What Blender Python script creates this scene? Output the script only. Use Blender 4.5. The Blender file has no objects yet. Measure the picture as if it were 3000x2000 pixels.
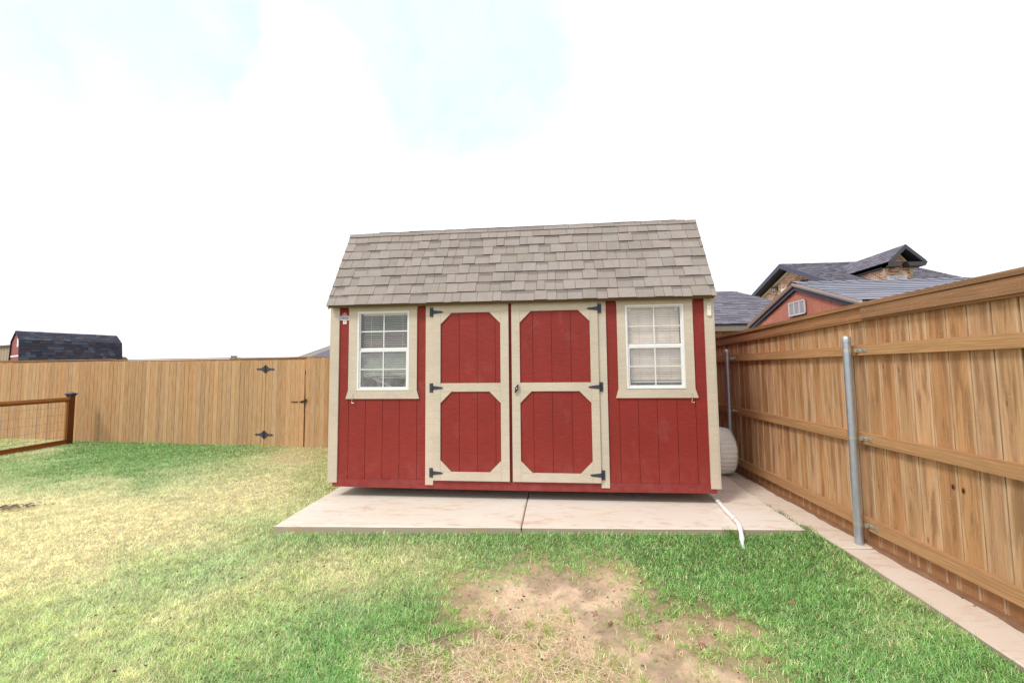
import bpy, bmesh, math, random
import numpy as np
from mathutils import Vector, Matrix
R = math.radians
random.seed(7); rng = np.random.default_rng(7)
SC = bpy.context.scene
COL = SC.collection

# ------------------------------------------------------------------ camera
def camera():
    f = 965.0 / 2352.0                      # focal length / sensor width
    up = Vector((-0.0099, 1.0, 0.0)); vp = Vector((82.0, -65.0, -965.0))
    c = -65.0 - 0.0099 * 82.0
    up = Vector((-0.0099, 1.0, c / 965.0)).normalized()
    fy = vp.normalized(); fy = (fy - up * fy.dot(up)).normalized()
    fx = fy.cross(up)
    cam = bpy.data.cameras.new('camera'); o = bpy.data.objects.new('camera', cam); COL.objects.link(o)
    cam.sensor_width = 36; cam.lens = 36 * f; cam.clip_start = 0.05; cam.clip_end = 3000
    m = Matrix((fx, fy, up)).to_4x4(); m.translation = Vector((0, 0, 1.56))
    o.matrix_world = m
    SC.camera = o
camera()

# ------------------------------------------------------------------ node helper
def lin(c):
    c = c / 255.0
    return c / 12.92 if c <= 0.04045 else ((c + 0.055) / 1.055) ** 2.4
def rgb(r, g, b, k=1.0): return (lin(r) * k, lin(g) * k, lin(b) * k, 1.0)

class G:
    def __init__(s, nt): s.nt = nt; nt.nodes.clear()
    def n(s, t, ins=None, **at):
        nd = s.nt.nodes.new(t)
        for k, v in at.items(): setattr(nd, k, v)
        for k, v in (ins or {}).items():
            if isinstance(v, bpy.types.NodeSocket): s.nt.links.new(v, nd.inputs[k])
            else: nd.inputs[k].default_value = v
        return nd
    def mix(s, f, a, b, mode='MIX'):
        return s.n('ShaderNodeMix', {0: f, 6: a, 7: b}, data_type='RGBA', blend_type=mode).outputs[2]
    def math(s, op, a, b=0.0, clamp=False):
        return s.n('ShaderNodeMath', {0: a, 1: b}, operation=op, use_clamp=clamp).outputs[0]
    def vec(s, op, a, b):
        return s.n('ShaderNodeVectorMath', {0: a, 1: b}, operation=op).outputs[0]
    def noise(s, v, scale, detail=3, rough=0.55, dist=0.0):
        return s.n('ShaderNodeTexNoise', {'Vector': v, 'Scale': scale, 'Detail': detail, 'Roughness': rough, 'Distortion': dist}).outputs[0]
    def ramp(s, f, a, b, lo=0.0, hi=1.0):
        return s.n('ShaderNodeMapRange', {0: f, 1: a, 2: b, 3: lo, 4: hi}).outputs[0]

# ------------------------------------------------------------------ sky, sun, exposure
SUN = Vector((-0.55, -0.55, 0.90)).normalized()
def sky():
    w = bpy.data.worlds.new('World'); SC.world = w; w.use_nodes = True
    g = G(w.node_tree)
    d = g.n('ShaderNodeTexCoord').outputs['Generated']
    sk = g.n('ShaderNodeTexSky', sky_type='NISHITA', sun_disc=False, sun_elevation=math.asin(SUN.z),
             sun_rotation=math.atan2(SUN.x, SUN.y), altitude=900, air_density=1.0, dust_density=1.5)
    nz = g.n('ShaderNodeTexNoise', {'Vector': d, 'Scale': 3.2, 'Detail': 6, 'Roughness': 0.62}).outputs[1]
    wv = g.vec('SCALE', g.vec('SUBTRACT', nz, (0.5, 0.5, 0.5)), (0, 0, 0)); wv.node.inputs[3].default_value = 0.25
    dw = g.vec('NORMALIZE', g.vec('ADD', d, wv), (0, 0, 0))
    def blob(c, r0, r1):
        c = Vector(c).normalized()
        dt = g.n('ShaderNodeVectorMath', {0: dw, 1: tuple(c)}, operation='DOT_PRODUCT').outputs[1]
        return g.ramp(dt, math.cos(r0), math.cos(r1))
    gaps = None
    for c, a, b in (((-0.15, 0.77, 0.60), 0.28, 0.17), ((-0.34, 0.66, 0.68), 0.26, 0.12), ((-0.54, 0.58, 0.62), 0.25, 0.12), ((-0.16, 0.70, 0.69), 0.26, 0.14), ((-0.09, 0.83, 0.545), 0.13, 0.03),
                    ((-0.63, 0.52, 0.57), 0.27, 0.10), ((-0.42, 0.62, 0.66), 0.26, 0.12), ((-0.72, 0.50, 0.47), 0.13, 0.03),
                    ((-0.42, 0.655, 0.64), 0.20, 0.08), ((-0.28, 0.71, 0.645), 0.16, 0.06), ((0.5, -0.6, 0.6), 0.7, 0.2), ((-0.8, -0.3, 0.9), 0.4, 0.1)):
        bl = blob(c, a, b)
        gaps = bl if gaps is None else g.math('MAXIMUM', gaps, bl)
    for c, a, b in (((-0.415, 0.70, 0.585), 0.09, 0.045), ((-0.47, 0.73, 0.50), 0.12, 0.03)):
        gaps = g.math('MULTIPLY', gaps, g.math('SUBTRACT', 1.0, blob(c, a, b)))
    wisp = g.ramp(g.noise(dw, 7.0, 6, 0.65), 0.30, 0.75, 0.95, 0.50)
    f = g.math('MULTIPLY', gaps, wisp)
    cn = g.ramp(g.noise(d, 2.0, 4, 0.5), 0.3, 0.7, 0.92, 1.1)
    sep = g.n('ShaderNodeSeparateXYZ', {0: d}).outputs[2]
    cloud = g.vec('SCALE', (11.2, 11.3, 11.45), (0, 0, 0)); g.nt.links.new(cn, cloud.node.inputs[3])
    thin = g.vec('ADD', sk.outputs[0], (6.3, 7.4, 8.3))      # veil of high cloud over the blue
    col = g.mix(f, cloud, thin)
    bg = g.n('ShaderNodeBackground', {'Color': col, 'Strength': 0.094})
    g.n('ShaderNodeOutputWorld', {0: bg.outputs[0]})
sky()
L = bpy.data.lights.new('sun', 'SUN'); L.energy = 2.0; L.angle = R(13); L.color = (1.0, 0.96, 0.9)
lo = bpy.data.objects.new('sun', L); COL.objects.link(lo); lo.rotation_euler = SUN.to_track_quat('Z', 'Y').to_euler()
SC.view_settings.view_transform = 'Standard'; SC.view_settings.look = 'None'
SC.view_settings.exposure = 0.20; SC.view_settings.gamma = 1.0
SC.render.engine = 'CYCLES'
SC.cycles.max_bounces = 6; SC.cycles.transparent_max_bounces = 12

# ------------------------------------------------------------------ materials
def base_mat(name):
    m = bpy.data.materials.new(name); m.use_nodes = True
    return m, G(m.node_tree)
def finish(g, col, rough=0.6, bump=None, bstr=0.4, bdist=0.004, metallic=0.0, spec=0.4):
    ins = {'Base Color': col, 'Roughness': rough, 'Metallic': metallic, 'Specular IOR Level': spec}
    if bump is not None:
        ins['Normal'] = g.n('ShaderNodeBump', {'Height': bump, 'Strength': bstr, 'Distance': bdist}).outputs[0]
    p = g.n('ShaderNodeBsdfPrincipled', ins)
    g.n('ShaderNodeOutputMaterial', {0: p.outputs[0]})
def scaled(g, v, s): return g.n('ShaderNodeMapping', {'Vector': v, 'Scale': s}).outputs[0]

def m_plain(name, rough=0.5, metallic=0.0, var=0.12, scale=8.0, spec=0.4, bump=None):
    m, g = base_mat(name)
    t = g.n('ShaderNodeAttribute', attribute_name='tint').outputs[0]
    co = g.n('ShaderNodeTexCoord').outputs['Object']
    nz = g.noise(co, scale, 4)
    k = g.ramp(nz, 0.25, 0.75, 1 - var, 1 + var)
    c = g.vec('SCALE', t, (0, 0, 0)); g.nt.links.new(k, c.node.inputs[3])
    finish(g, c, rough, g.noise(co, scale * 14, 3) if bump else None, bump or 0, 0.003, metallic, spec)
    return m
def m_paint(name):                          # painted textured siding and trim: wavy embossed grain
    m, g = base_mat(name)
    t = g.n('ShaderNodeAttribute', attribute_name='tint').outputs[0]
    uv = g.n('ShaderNodeUVMap').outputs[0]
    wob = g.noise(scaled(g, uv, (5, 5, 1)), 1.0, 3)
    uvw = g.vec('ADD', scaled(g, uv, (7, 62, 1)), g.n('ShaderNodeCombineXYZ', {1: g.math('MULTIPLY', wob, 7.0)}).outputs[0])
    rip = g.noise(uvw, 1.0, 3, 0.6)
    co = g.n('ShaderNodeTexCoord').outputs['Object']
    blot = g.noise(co, 2.3, 5, 0.6)
    sc_ = g.n('ShaderNodeSeparateColor', {0: t})
    deep = g.math('MULTIPLY', g.math('SUBTRACT', sc_.outputs[0], sc_.outputs[1]), 3.0, True)     # saturated coats show the embossing more
    ripk = g.math('ADD', 1.0, g.math('MULTIPLY', g.ramp(rip, 0.3, 0.7, -0.16, 0.16), g.math('ADD', 0.25, g.math('MULTIPLY', deep, 0.75))))
    k = g.math('MULTIPLY', g.ramp(blot, 0.25, 0.75, 0.91, 1.09), ripk)
    c = g.vec('SCALE', t, (0, 0, 0)); g.nt.links.new(k, c.node.inputs[3])
    # faded chalky streaks and small chips
    fade = g.ramp(g.noise(scaled(g, co, (3.2, 3.2, 1.8)), 1.0, 6, 0.7), 0.58, 0.85, 0.0, 0.12)
    c = g.mix(fade, c, (0.62, 0.50, 0.47, 1))
    zo = g.n('ShaderNodeSeparateXYZ', {0: co}).outputs[2]                                        # dried mud splash along the foot
    mud = g.math('MULTIPLY', g.ramp(zo, 0.62, 0.16), g.ramp(g.noise(scaled(g, co, (9, 9, 7)), 1.0, 6, 0.75), 0.42, 0.70, 0.0, 0.10))
    c = g.mix(mud, c, (0.50, 0.36, 0.29, 1))
    chip = g.ramp(g.noise(scaled(g, co, (26, 26, 22)), 1.0, 2, 0.5), 0.80, 0.83)
    c = g.mix(g.math('MULTIPLY', chip, 0.5), c, (0.7, 0.6, 0.55, 1))
    finish(g, c, 0.6, rip, 0.6, 0.005, 0, 0.35)
    return m
def m_wood(name, stain=0.5, speck=0.5, edge=0.4, grain=1.0, darkcol=(0.17, 0.075, 0.03, 1), stainscale=0.9, bays=None):
    m, g = base_mat(name)
    t = g.n('ShaderNodeAttribute', attribute_name='tint').outputs[0]
    uv = g.n('ShaderNodeUVMap').outputs[0]
    fine = g.noise(scaled(g, uv, (150, 5, 1)), 1.0, 4, 0.65, 0.3)
    wav = g.n('ShaderNodeTexWave', {'Vector': scaled(g, uv, (16, 0.9, 1)), 'Scale': 1.0, 'Distortion': 9.0, 'Detail': 3, 'Detail Scale': 1.2, 'Detail Roughness': 0.6}).outputs[1]
    k = g.math('MULTIPLY', g.ramp(fine, 0.25, 0.75, 1 - 0.22 * grain, 1 + 0.2 * grain), g.ramp(wav, 0, 1, 1 - 0.10 * grain, 1 + 0.06 * grain))
    c = g.vec('SCALE', t, (0, 0, 0)); g.nt.links.new(k, c.node.inputs[3])
    su = g.n('ShaderNodeSeparateXYZ', {0: uv})
    a = g.math('DIVIDE', su.outputs[0], 0.142)
    mid = g.math('MULTIPLY', g.math('MULTIPLY', a, g.math('SUBTRACT', 1.0, a)), 4.0)     # 0 at board edges, 1 in the middle
    s1 = g.noise(scaled(g, uv, (26, stainscale, 1)), 1.0, 4, 0.6, 0.4)
    s2 = g.ramp(s1, 0.44, 0.62)
    if bays:                                 # old stain kept under the cap and rails, washed out lower down
        zo = g.n('ShaderNodeSeparateXYZ', {0: g.n('ShaderNodeTexCoord').outputs['Object']}).outputs[2]
        tot = None
        sb = g.noise(scaled(g, uv, (17, 1.9, 1)), 1.0, 4, 0.62, 0.5)
        for top, ln in bays:
            t_ = g.math('DIVIDE', g.math('SUBTRACT', top, zo), ln)
            inb = g.math('MULTIPLY', g.ramp(t_, -0.01, 0.02), g.ramp(t_, 1.25, 1.0))
            v_ = g.math('ADD', g.math('SUBTRACT', 0.30, g.math('MULTIPLY', t_, 0.62)), g.math('MULTIPLY', g.math('SUBTRACT', sb, 0.44), 4.6))
            v_ = g.math('MULTIPLY', g.ramp(v_, 0.0, 0.75), inb)
            tot = v_ if tot is None else g.math('MAXIMUM', tot, v_)
        s2 = g.math('MAXIMUM', g.math('MULTIPLY', s2, 0.35), tot)
    s2 = g.math('MULTIPLY', s2, g.math('ADD', g.math('MULTIPLY', mid, edge), 1 - edge), True)
    c = g.mix(g.math('MULTIPLY', s2, stain), c, darkcol)
    # pale rub along edges
    pale = g.math('MULTIPLY', g.ramp(mid, 0.55, 0.10), g.ramp(g.noise(scaled(g, uv, (30, 3, 1)), 1.0, 4), 0.36, 0.60, 0, 0.75 * edge))
    c = g.mix(pale, c, (0.76, 0.60, 0.41, 1))
    # knots
    vo = g.n('ShaderNodeTexVoronoi', {'Vector': scaled(g, uv, (7.5, 2.6, 1)), 'Scale': 1.0, 'Randomness': 1.0})
    kn = g.ramp(vo.outputs[0], 0.075, 0.03, 0, 0.75)
    kn = g.math('MULTIPLY', kn, g.ramp(g.n('ShaderNodeSeparateColor', {0: vo.outputs[1]}).outputs[0], 0.55, 0.6))
    c = g.mix(kn, c, (0.16, 0.07, 0.03, 1))
    # chipped stain / pale specks
    sp = g.ramp(g.noise(scaled(g, uv, (110, 50, 1)), 1.0, 4, 0.75), 0.60, 0.72)
    spm = g.ramp(g.noise(scaled(g, uv, (5, 2.5, 1)), 1.0, 3), 0.42, 0.62)
    c = g.mix(g.math('MULTIPLY', g.math('MULTIPLY', sp, spm), speck), c, (0.80, 0.66, 0.50, 1))
    finish(g, c, 0.8, fine, 0.35, 0.003, 0, 0.2)
    return m
def m_shingle(name, gran=0.22):
    m, g = base_mat(name)
    t = g.n('ShaderNodeAttribute', attribute_name='tint').outputs[0]
    co = g.n('ShaderNodeTexCoord').outputs['Object']
    gr = g.noise(co, 240, 2, 0.8); mot = g.noise(co, 9, 4, 0.6)
    k = g.math('MULTIPLY', g.ramp(gr, 0.3, 0.7, 1 - gran, 1 + gran), g.ramp(mot, 0.3, 0.7, 0.93, 1.07))
    c = g.vec('SCALE', t, (0, 0, 0)); g.nt.links.new(k, c.node.inputs[3])
    finish(g, c, 0.95, gr, 0.5, 0.002, 0, 0.15)
    return m
def m_brick(name):
    m, g = base_mat(name)
    uv = g.n('ShaderNodeUVMap').outputs[0]
    b = g.n('ShaderNodeTexBrick', {'Vector': uv, 'Color1': (0, 0, 0, 1), 'Color2': (1, 1, 1, 1), 'Mortar': (0.5, 0.5, 0.5, 1), 'Scale': 1.0,
        'Mortar Size': 0.0085, 'Mortar Smooth': 0.15, 'Bias': 0.0, 'Brick Width': 0.205, 'Row Height': 0.072})
    v = g.n('ShaderNodeSeparateColor', {0: b.outputs[0]}).outputs[0]
    cr = g.n('ShaderNodeValToRGB', {0: v}); e = cr.color_ramp; e.interpolation = 'CONSTANT'
    cols = [(0.0, (204, 162, 136)), (0.2, (172, 104, 88)), (0.38, (208, 172, 146)), (0.5, (184, 122, 104)), (0.68, (158, 92, 80)), (0.88, (216, 186, 160))]
    e.elements[0].color = rgb(*cols[0][1], .75); e.elements[1].position = cols[1][0]; e.elements[1].color = rgb(*cols[1][1], .75)
    for p, c in cols[2:]: el = e.elements.new(p); el.color = rgb(*c, .75)
    n1 = g.ramp(g.noise(uv, 30, 4, 0.7), 0.3, 0.7, 0.85, 1.12)
    c = g.vec('SCALE', g.mix(b.outputs[1], cr.outputs[0], rgb(226, 210, 186, .85)), (0, 0, 0)); g.nt.links.new(n1, c.node.inputs[3])
    finish(g, c, 0.9, g.math('SUBTRACT', 1.0, b.outputs[1]), 0.6, 0.006, 0, 0.2)
    return m
def m_concrete(name):
    m, g = base_mat(name)
    t = g.n('ShaderNodeAttribute', attribute_name='tint').outputs[0]
    co = g.n('ShaderNodeTexCoord').outputs['Object']
    a = g.ramp(g.noise(scaled(g, co, (1.0, 2.0, 1)), 0.9, 5, 0.6), 0.36, 0.68)
    c = g.mix(g.math('MULTIPLY', a, 0.75), t, g.mix(1.0, t, (0.96, 0.91, 0.83, 1), 'MULTIPLY'))
    st = g.ramp(g.noise(scaled(g, co, (1.3, 3.4, 1)), 2.2, 6, 0.72, 0.8), 0.51, 0.74)
    c = g.mix(g.math('MULTIPLY', st, 0.62), c, rgb(186, 140, 104))
    sc = g.ramp(g.noise(scaled(g, co, (5, 13, 5)), 1.6, 6, 0.8, 1.2), 0.64, 0.76)
    c = g.mix(g.math('MULTIPLY', sc, 0.55), c, rgb(120, 100, 85))
    f = g.noise(co, 160, 3, 0.7)
    k = g.ramp(f, 0.3, 0.7, 0.93, 1.06)
    c2 = g.vec('SCALE', c, (0, 0, 0)); g.nt.links.new(k, c2.node.inputs[3])
    finish(g, c2, 0.85, f, 0.25, 0.002, 0, 0.25)
    return m
def m_soil(name):
    m, g = base_mat(name)
    t = g.n('ShaderNodeAttribute', attribute_name='tint').outputs[0]
    co = g.n('ShaderNodeTexCoord').outputs['Object']
    n1 = g.noise(co, 14, 6, 0.7); n2 = g.noise(co, 130, 3, 0.7); n3 = g.noise(co, 1.7, 4, 0.6)
    k = g.math('MULTIPLY', g.math('MULTIPLY', g.ramp(n1, 0.3, 0.7, 0.82, 1.12), g.ramp(n2, 0.3, 0.7, 0.86, 1.12)), g.ramp(n3, .3, .7, .93, 1.06))
    c = g.vec('SCALE', t, (0, 0, 0)); g.nt.links.new(k, c.node.inputs[3])
    finish(g, c, 0.95, g.math('ADD', n1, g.math('MULTIPLY', n2, 0.35)), 0.6, 0.012, 0, 0.1)
    return m
def m_grass(name):
    m, g = base_mat(name)
    t = g.n('ShaderNodeAttribute', attribute_name='tint').outputs[0]
    d = g.n('ShaderNodeBsdfDiffuse', {'Color': t}); tr = g.n('ShaderNodeBsdfTranslucent', {'Color': t})
    gl = g.n('ShaderNodeBsdfGlossy', {'Color': (1, 1, 1, 1), 'Roughness': 0.45})
    a = g.n('ShaderNodeMixShader', {0: 0.35, 1: d.outputs[0], 2: tr.outputs[0]})
    b = g.n('ShaderNodeMixShader', {0: 0.035, 1: a.outputs[0], 2: gl.outputs[0]})
    g.n('ShaderNodeOutputMaterial', {0: b.outputs[0]})
    return m
def m_glass(name, veil=0.06, veilcol=(0.6, 0.6, 0.6, 1), refl=0.10):
    m, g = base_mat(name)
    tr = g.n('ShaderNodeBsdfTransparent', {'Color': (0.93, 0.95, 0.95, 1)})
    gl = g.n('ShaderNodeBsdfGlossy', {'Roughness': 0.02, 'Color': (1, 1, 1, 1)})
    co = g.n('ShaderNodeTexCoord').outputs['Object']
    dn = g.ramp(g.noise(co, 6, 5, 0.7), 0.3, 0.7, veil * 0.5, veil * 1.5)
    df = g.n('ShaderNodeBsdfDiffuse', {'Color': veilcol})
    a = g.n('ShaderNodeMixShader', {0: dn, 1: tr.outputs[0], 2: df.outputs[0]})
    b = g.n('ShaderNodeMixShader', {0: refl, 1: a.outputs[0], 2: gl.outputs[0]})
    g.n('ShaderNodeOutputMaterial', {0: b.outputs[0]})
    return m
M = dict(plain=m_plain('smooth_paint'), metal=m_plain('galvanised_steel', 0.38, 0.75, 0.10, 20), iron=m_plain('black_iron', 0.5, 0.2, 0.15, 30),
         plastic=m_plain('plastic', 0.4, 0, 0.05, 10), paint=m_paint('embossed_paint'),
         fencewood=m_wood('stained_cedar', 0.80, 1.0, 0.68, 0.70, (0.24, 0.128, 0.062, 1), 0.8, [(1.93, .36), (1.62, .80), (.87, .75)]), rail=m_wood('rail_cedar', 0.34, 0.30, 0.0, 1.1, (0.22, 0.12, 0.06, 1)),
         oldrail=m_wood('weathered_trim', 0.60, 1.3, 0.0, 1.0, (0.17, 0.105, 0.06, 1), 1.3),
         backwood=m_wood('faded_cedar', 0.42, 0.35, 0.25, 1.3, (0.30, 0.15, 0.07, 1), 1.0), darkwood=m_wood('dark_stained_wood', 0.4, 0.1, 0.0, 1.2),
         shingle=m_shingle('asphalt_shingle'), brick=m_brick('brickwork'), concrete=m_concrete('concrete'), soil=m_soil('soil'),
         grass=m_grass('grass_blade'), glass=m_glass('clear_glass', 0.05, (.6, .6, .6, 1), 0.09), screen=m_glass('screened_glass', 0.26, (.62, .63, .66, 1), 0.05))

# ------------------------------------------------------------------ mesh builder
ROOT = {}
class MB:
    def __init__(s): s.v = []; s.f = []; s.uv = []; s.c = []
    def face(s, pts, uvs=None, tint=(0.5, 0.5, 0.5, 1)):
        i = len(s.v); s.v += [tuple(p) for p in pts]; s.f.append(tuple(range(i, i + len(pts))))
        s.uv.append(uvs or [(0, 0)] * len(pts)); s.c.append(tint)
    def box(s, o, A, Lg, T, a, l, t, tint, rnd=0.0):
        """solid bar: A across, Lg along the grain, T thickness; uv = (across, along)"""
        o = Vector(o); A = Vector(A).normalized() * a; Lg = Vector(Lg).normalized() * l; T = Vector(T).normalized() * t
        P = lambda i, j, k: o + A * i + Lg * j + T * k
        sh = rnd * 9.0
        uvf = lambda i, j, k: (i * a + 0.0, j * l + sh)
        uvt = lambda i, j, k: (k * t, j * l + sh + 3)
        uve = lambda i, j, k: (i * a, k * t + sh)
        for q, u in ((((0,0,0),(1,0,0),(1,1,0),(0,1,0)), uvf), (((0,0,1),(0,1,1),(1,1,1),(1,0,1)), uvf),
                     (((0,0,0),(0,1,0),(0,1,1),(0,0,1)), uvt), (((1,0,0),(1,0,1),(1,1,1),(1,1,0)), uvt),
                     (((0,0,0),(0,0,1),(1,0,1),(1,0,0)), uve), (((0,1,0),(1,1,0),(1,1,1),(0,1,1)), uve)):
            s.face([P(*c) for c in q], [u(*c) for c in q], tint)
    def prism(s, poly, o, ex, ey, ez, d, tint, rnd=0.0, uvflip=False):
        """polygon in (ex,ey) extruded by d along ez"""
        o, ex, ey, ez = Vector(o), Vector(ex), Vector(ey), Vector(ez)
        lo_ = [o + ex * x + ey * y for x, y in poly]; hi = [p + ez * d for p in lo_]
        uv = [((y if uvflip else x), (x if uvflip else y) + rnd * 9) for x, y in poly]
        s.face(lo_, uv, tint); s.face(hi[::-1], uv[::-1], tint)
        n = len(poly)
        for i in range(n):
            j = (i + 1) % n; s.face([lo_[i], lo_[j], hi[j], hi[i]], [uv[i], uv[j], (uv[j][0] + d, uv[j][1]), (uv[i][0] + d, uv[i][1])], tint)
    def tube(s, pts, r, n=8, tint=(0.5, 0.5, 0.5, 1), cap=True):
        pts = [Vector(p) for p in pts]; rs = r if isinstance(r, (list, tuple)) else [r] * len(pts)
        rings = []
        for i, p in enumerate(pts):
            d = (pts[min(i + 1, len(pts) - 1)] - pts[max(i - 1, 0)]).normalized()
            a = d.cross(Vector((0, 0, 1))); a = a.normalized() if a.length > 1e-3 else Vector((1, 0, 0)); b = d.cross(a).normalized()
            rings.append([p + (a * math.cos(2 * math.pi * k / n) + b * math.sin(2 * math.pi * k / n)) * rs[i] for k in range(n)])
        for i in range(len(rings) - 1):
            for k in range(n):
                j = (k + 1) % n; s.face([rings[i][k], rings[i][j], rings[i + 1][j], rings[i + 1][k]], [(k / n, i), (j / n, i), (j / n, i + 1), (k / n, i + 1)], tint)
        if cap: s.face(rings[0][::-1], None, tint); s.face(rings[-1], None, tint)
    def build(s, name, mat, parent=None, smooth=False, weld=False):
        inv = ROOT[root_of(parent)].inverted() if parent is not None else Matrix.Identity(4)
        me = bpy.data.meshes.new(name)
        me.from_pydata([tuple(inv @ Vector(v)) for v in s.v], [], s.f)
        ul = me.uv_layers.new(name='UVMap'); ul.data.foreach_set('uv', [x for f in s.uv for p in f for x in p])
        at = me.attributes.new('tint', 'FLOAT_COLOR', 'CORNER')
        at.data.foreach_set('color', [x for f, c in zip(s.f, s.c) for _ in f for x in (*c[:3], 1.0)])
        bm = bmesh.new(); bm.from_mesh(me)
        if weld: bmesh.ops.remove_doubles(bm, verts=bm.verts, dist=1e-5)
        else:
            tmp = bm
        bm.to_mesh(me); bm.free()
        if smooth: me.polygons.foreach_set('use_smooth', [True] * len(me.polygons))
        me.materials.append(M[mat]); me.update()
        o = bpy.data.objects.new(name, me); COL.objects.link(o)
        if parent is not None: o.parent = parent
        return o
def root_of(o):
    while o.parent is not None: o = o.parent
    return o.name
def tag(o, label=None, cat=None, group=None, kind=None):
    for k, v in (('label', label), ('category', cat), ('group', group), ('kind', kind)):
        if v: o[k] = v
    return o
def thing(name, label, cat, loc, group=None):
    o = bpy.data.objects.new(name, None); COL.objects.link(o); o.location = loc; o.empty_display_size = 0.2
    ROOT[o.name] = Matrix.Translation(Vector(loc))
    return tag(o, label, cat, group)
def vary(c, v=0.08, h=0.03):
    k = 1 + random.uniform(-v, v)
    return (c[0] * k * (1 + random.uniform(-h, h)), c[1] * k, c[2] * k * (1 + random.uniform(-h, h)), 1)
X, Y_, Z = Vector((1, 0, 0)), Vector((0, 1, 0)), Vector((0, 0, 1))

def shingles(mb, o, ex, ey, length, rng_fn, cols, expo=0.143, w=(0.10, 0.21), lift=0.008, dark=0.62, recess=0.45, t0=0.0, cv=0.07):
    """courses of individually laid laminated tabs on the plane (o, ex along the eave, ey up the slope)"""
    o = Vector(o); ex = Vector(ex).normalized(); ey = Vector(ey).normalized(); nz = ex.cross(ey).normalized()
    if nz.z < 0: nz = -nz
    nC = int(math.ceil(length / expo - 1e-6))
    for c in range(nC):
        a = c * expo; b = min(a + expo * 1.03, length + 0.004)
        s0, s1 = rng_fn(a)[0], rng_fn(a)[1]; m0, m1 = rng_fn(b)
        s = min(s0, m0) - random.uniform(0, w[1]); end = max(s1, m1)
        while s < end:
            ww = random.uniform(*w); e = s + ww - 0.0035
            A0, A1 = max(s, s0), min(e, s1); B0, B1 = max(s, m0), min(e, m1)
            s += ww
            if A1 - A0 < 0.004 and B1 - B0 < 0.004: continue
            A1 = max(A1, A0); B1 = max(B1, B0)
            rec = random.random() < recess
            h = lift * (0.55 if rec else 1.0) * random.uniform(0.85, 1.15)
            col = vary(random.choice(cols), cv, 0.015)
            jit = random.uniform(-0.003, 0.003)
            pa = lambda sx, tt, hh: o + ex * sx + ey * tt + nz * hh
            a_ = a + jit
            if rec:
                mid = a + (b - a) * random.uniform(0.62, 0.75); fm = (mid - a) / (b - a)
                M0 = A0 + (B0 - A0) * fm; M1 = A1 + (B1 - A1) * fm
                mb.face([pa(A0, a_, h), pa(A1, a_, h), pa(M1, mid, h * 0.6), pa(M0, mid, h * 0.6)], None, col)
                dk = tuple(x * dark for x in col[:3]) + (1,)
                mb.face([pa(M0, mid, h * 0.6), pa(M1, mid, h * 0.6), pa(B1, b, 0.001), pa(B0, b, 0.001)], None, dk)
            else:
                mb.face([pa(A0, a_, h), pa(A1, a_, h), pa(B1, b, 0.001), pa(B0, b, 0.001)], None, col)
            mb.face([pa(A0, a_, -0.001), pa(A1, a_, -0.001), pa(A1, a_, h), pa(A0, a_, h)], None, tuple(x * 0.3 for x in col[:3]) + (1,))  # front edge tinted dark to paint the shadow line under each course
            mb.face([pa(A1, a_, 0), pa(B1, b, 0), pa(B1, b, 0.001), pa(A1, a_, h)], None, col)
            mb.face([pa(A0, a_, 0), pa(B0, b, 0), pa(B0, b, 0.001), pa(A0, a_, h)], None, col)
# ------------------------------------------------------------------ the red shed
SH0 = Vector((-2.551, 4.927, 0)); SA = R(-0.966)
SU = Vector((math.cos(SA), math.sin(SA), 0)); SF = Vector((math.sin(SA), -math.cos(SA), 0))     # along the front, out of the front
def S(u, d, z): return SH0 + SU * u + SF * d + Z * z
RED = rgb(168, 54, 46, 0.66); REDD = rgb(146, 46, 40, .70); TAN = rgb(218, 204, 184, 0.84); WHITE = rgb(248, 248, 246, .86); IRON = rgb(62, 66, 80)
def sbox(mb, u0, u1, z0, z1, d0, d1, tint, rnd=0): mb.box(S(u0, d0, z0), SU, Z, SF, u1 - u0, z1 - z0, d1 - d0, tint, rnd)
def sprism(mb, poly, d0, d1, tint, rnd=0): mb.prism(poly, S(0, d0, 0), SU, Z, SF, d1 - d0, tint, rnd)
SHED = thing('garden_shed', 'red wooden garden shed with tan trim, double doors, two windows and brown shingled barn roof', 'shed', S(2.17, -1.5, 0.08))
UW0, UW1 = -0.06, 4.395          # outer wall ends
WINS = [(0.262, 0.909, 1.334, 2.287), (3.437, 4.080, 1.336, 2.287)]
def holes_split(z0, z1, a, b):
    segs = [(z0, z1)]
    for (u0, u1, w0, w1) in WINS:
        if b <= u0 or a >= u1: continue
        out = []
        for p, q in segs:
            if w0 > p: out.append((p, min(q, w0)))
            if w1 < q: out.append((max(p, w1), q))
        segs = out
    return segs
def front_wall():
    mb = MB()
    g = [-0.06, 0.157, 0.262, 0.368, 0.58, 0.788, 0.909, 1.001, 1.114, 1.21]
    gr = [1.21, 1.519, 1.731, 1.946, 2.16, 2.384, 2.6, 2.821, 3.03, 3.14, 3.351, 3.437, 3.558, 3.764, 3.978, 4.08, 4.179, 4.395]
    xs = g + gr[1:]; real = {0.157, 0.368, 0.58, 0.788, 1.001, 3.351, 3.558, 3.764, 3.978, 4.179}
    for a, b in zip(xs[:-1], xs[1:]):
        z0 = 0.25 if (b <= 1.21 or a >= 3.13) else 0.30
        for p, q in holes_split(z0, 2.43, a, b):
            ga = 0.0024 if a in real else 0; gb = 0.0024 if b in real else 0
            sbox(mb, a + ga, b - gb, p, q, 0.002, 0.012, vary(RED, 0.03, .01), random.random())
    for a, b in zip(xs[:-1], xs[1:]):
        for p, q in holes_split(0.262, 2.43, a, b): sbox(mb, a, b, p, q, -0.012, 0.003, REDD)
    mb.build('front_wall', 'paint', SHED)
front_wall()
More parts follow.
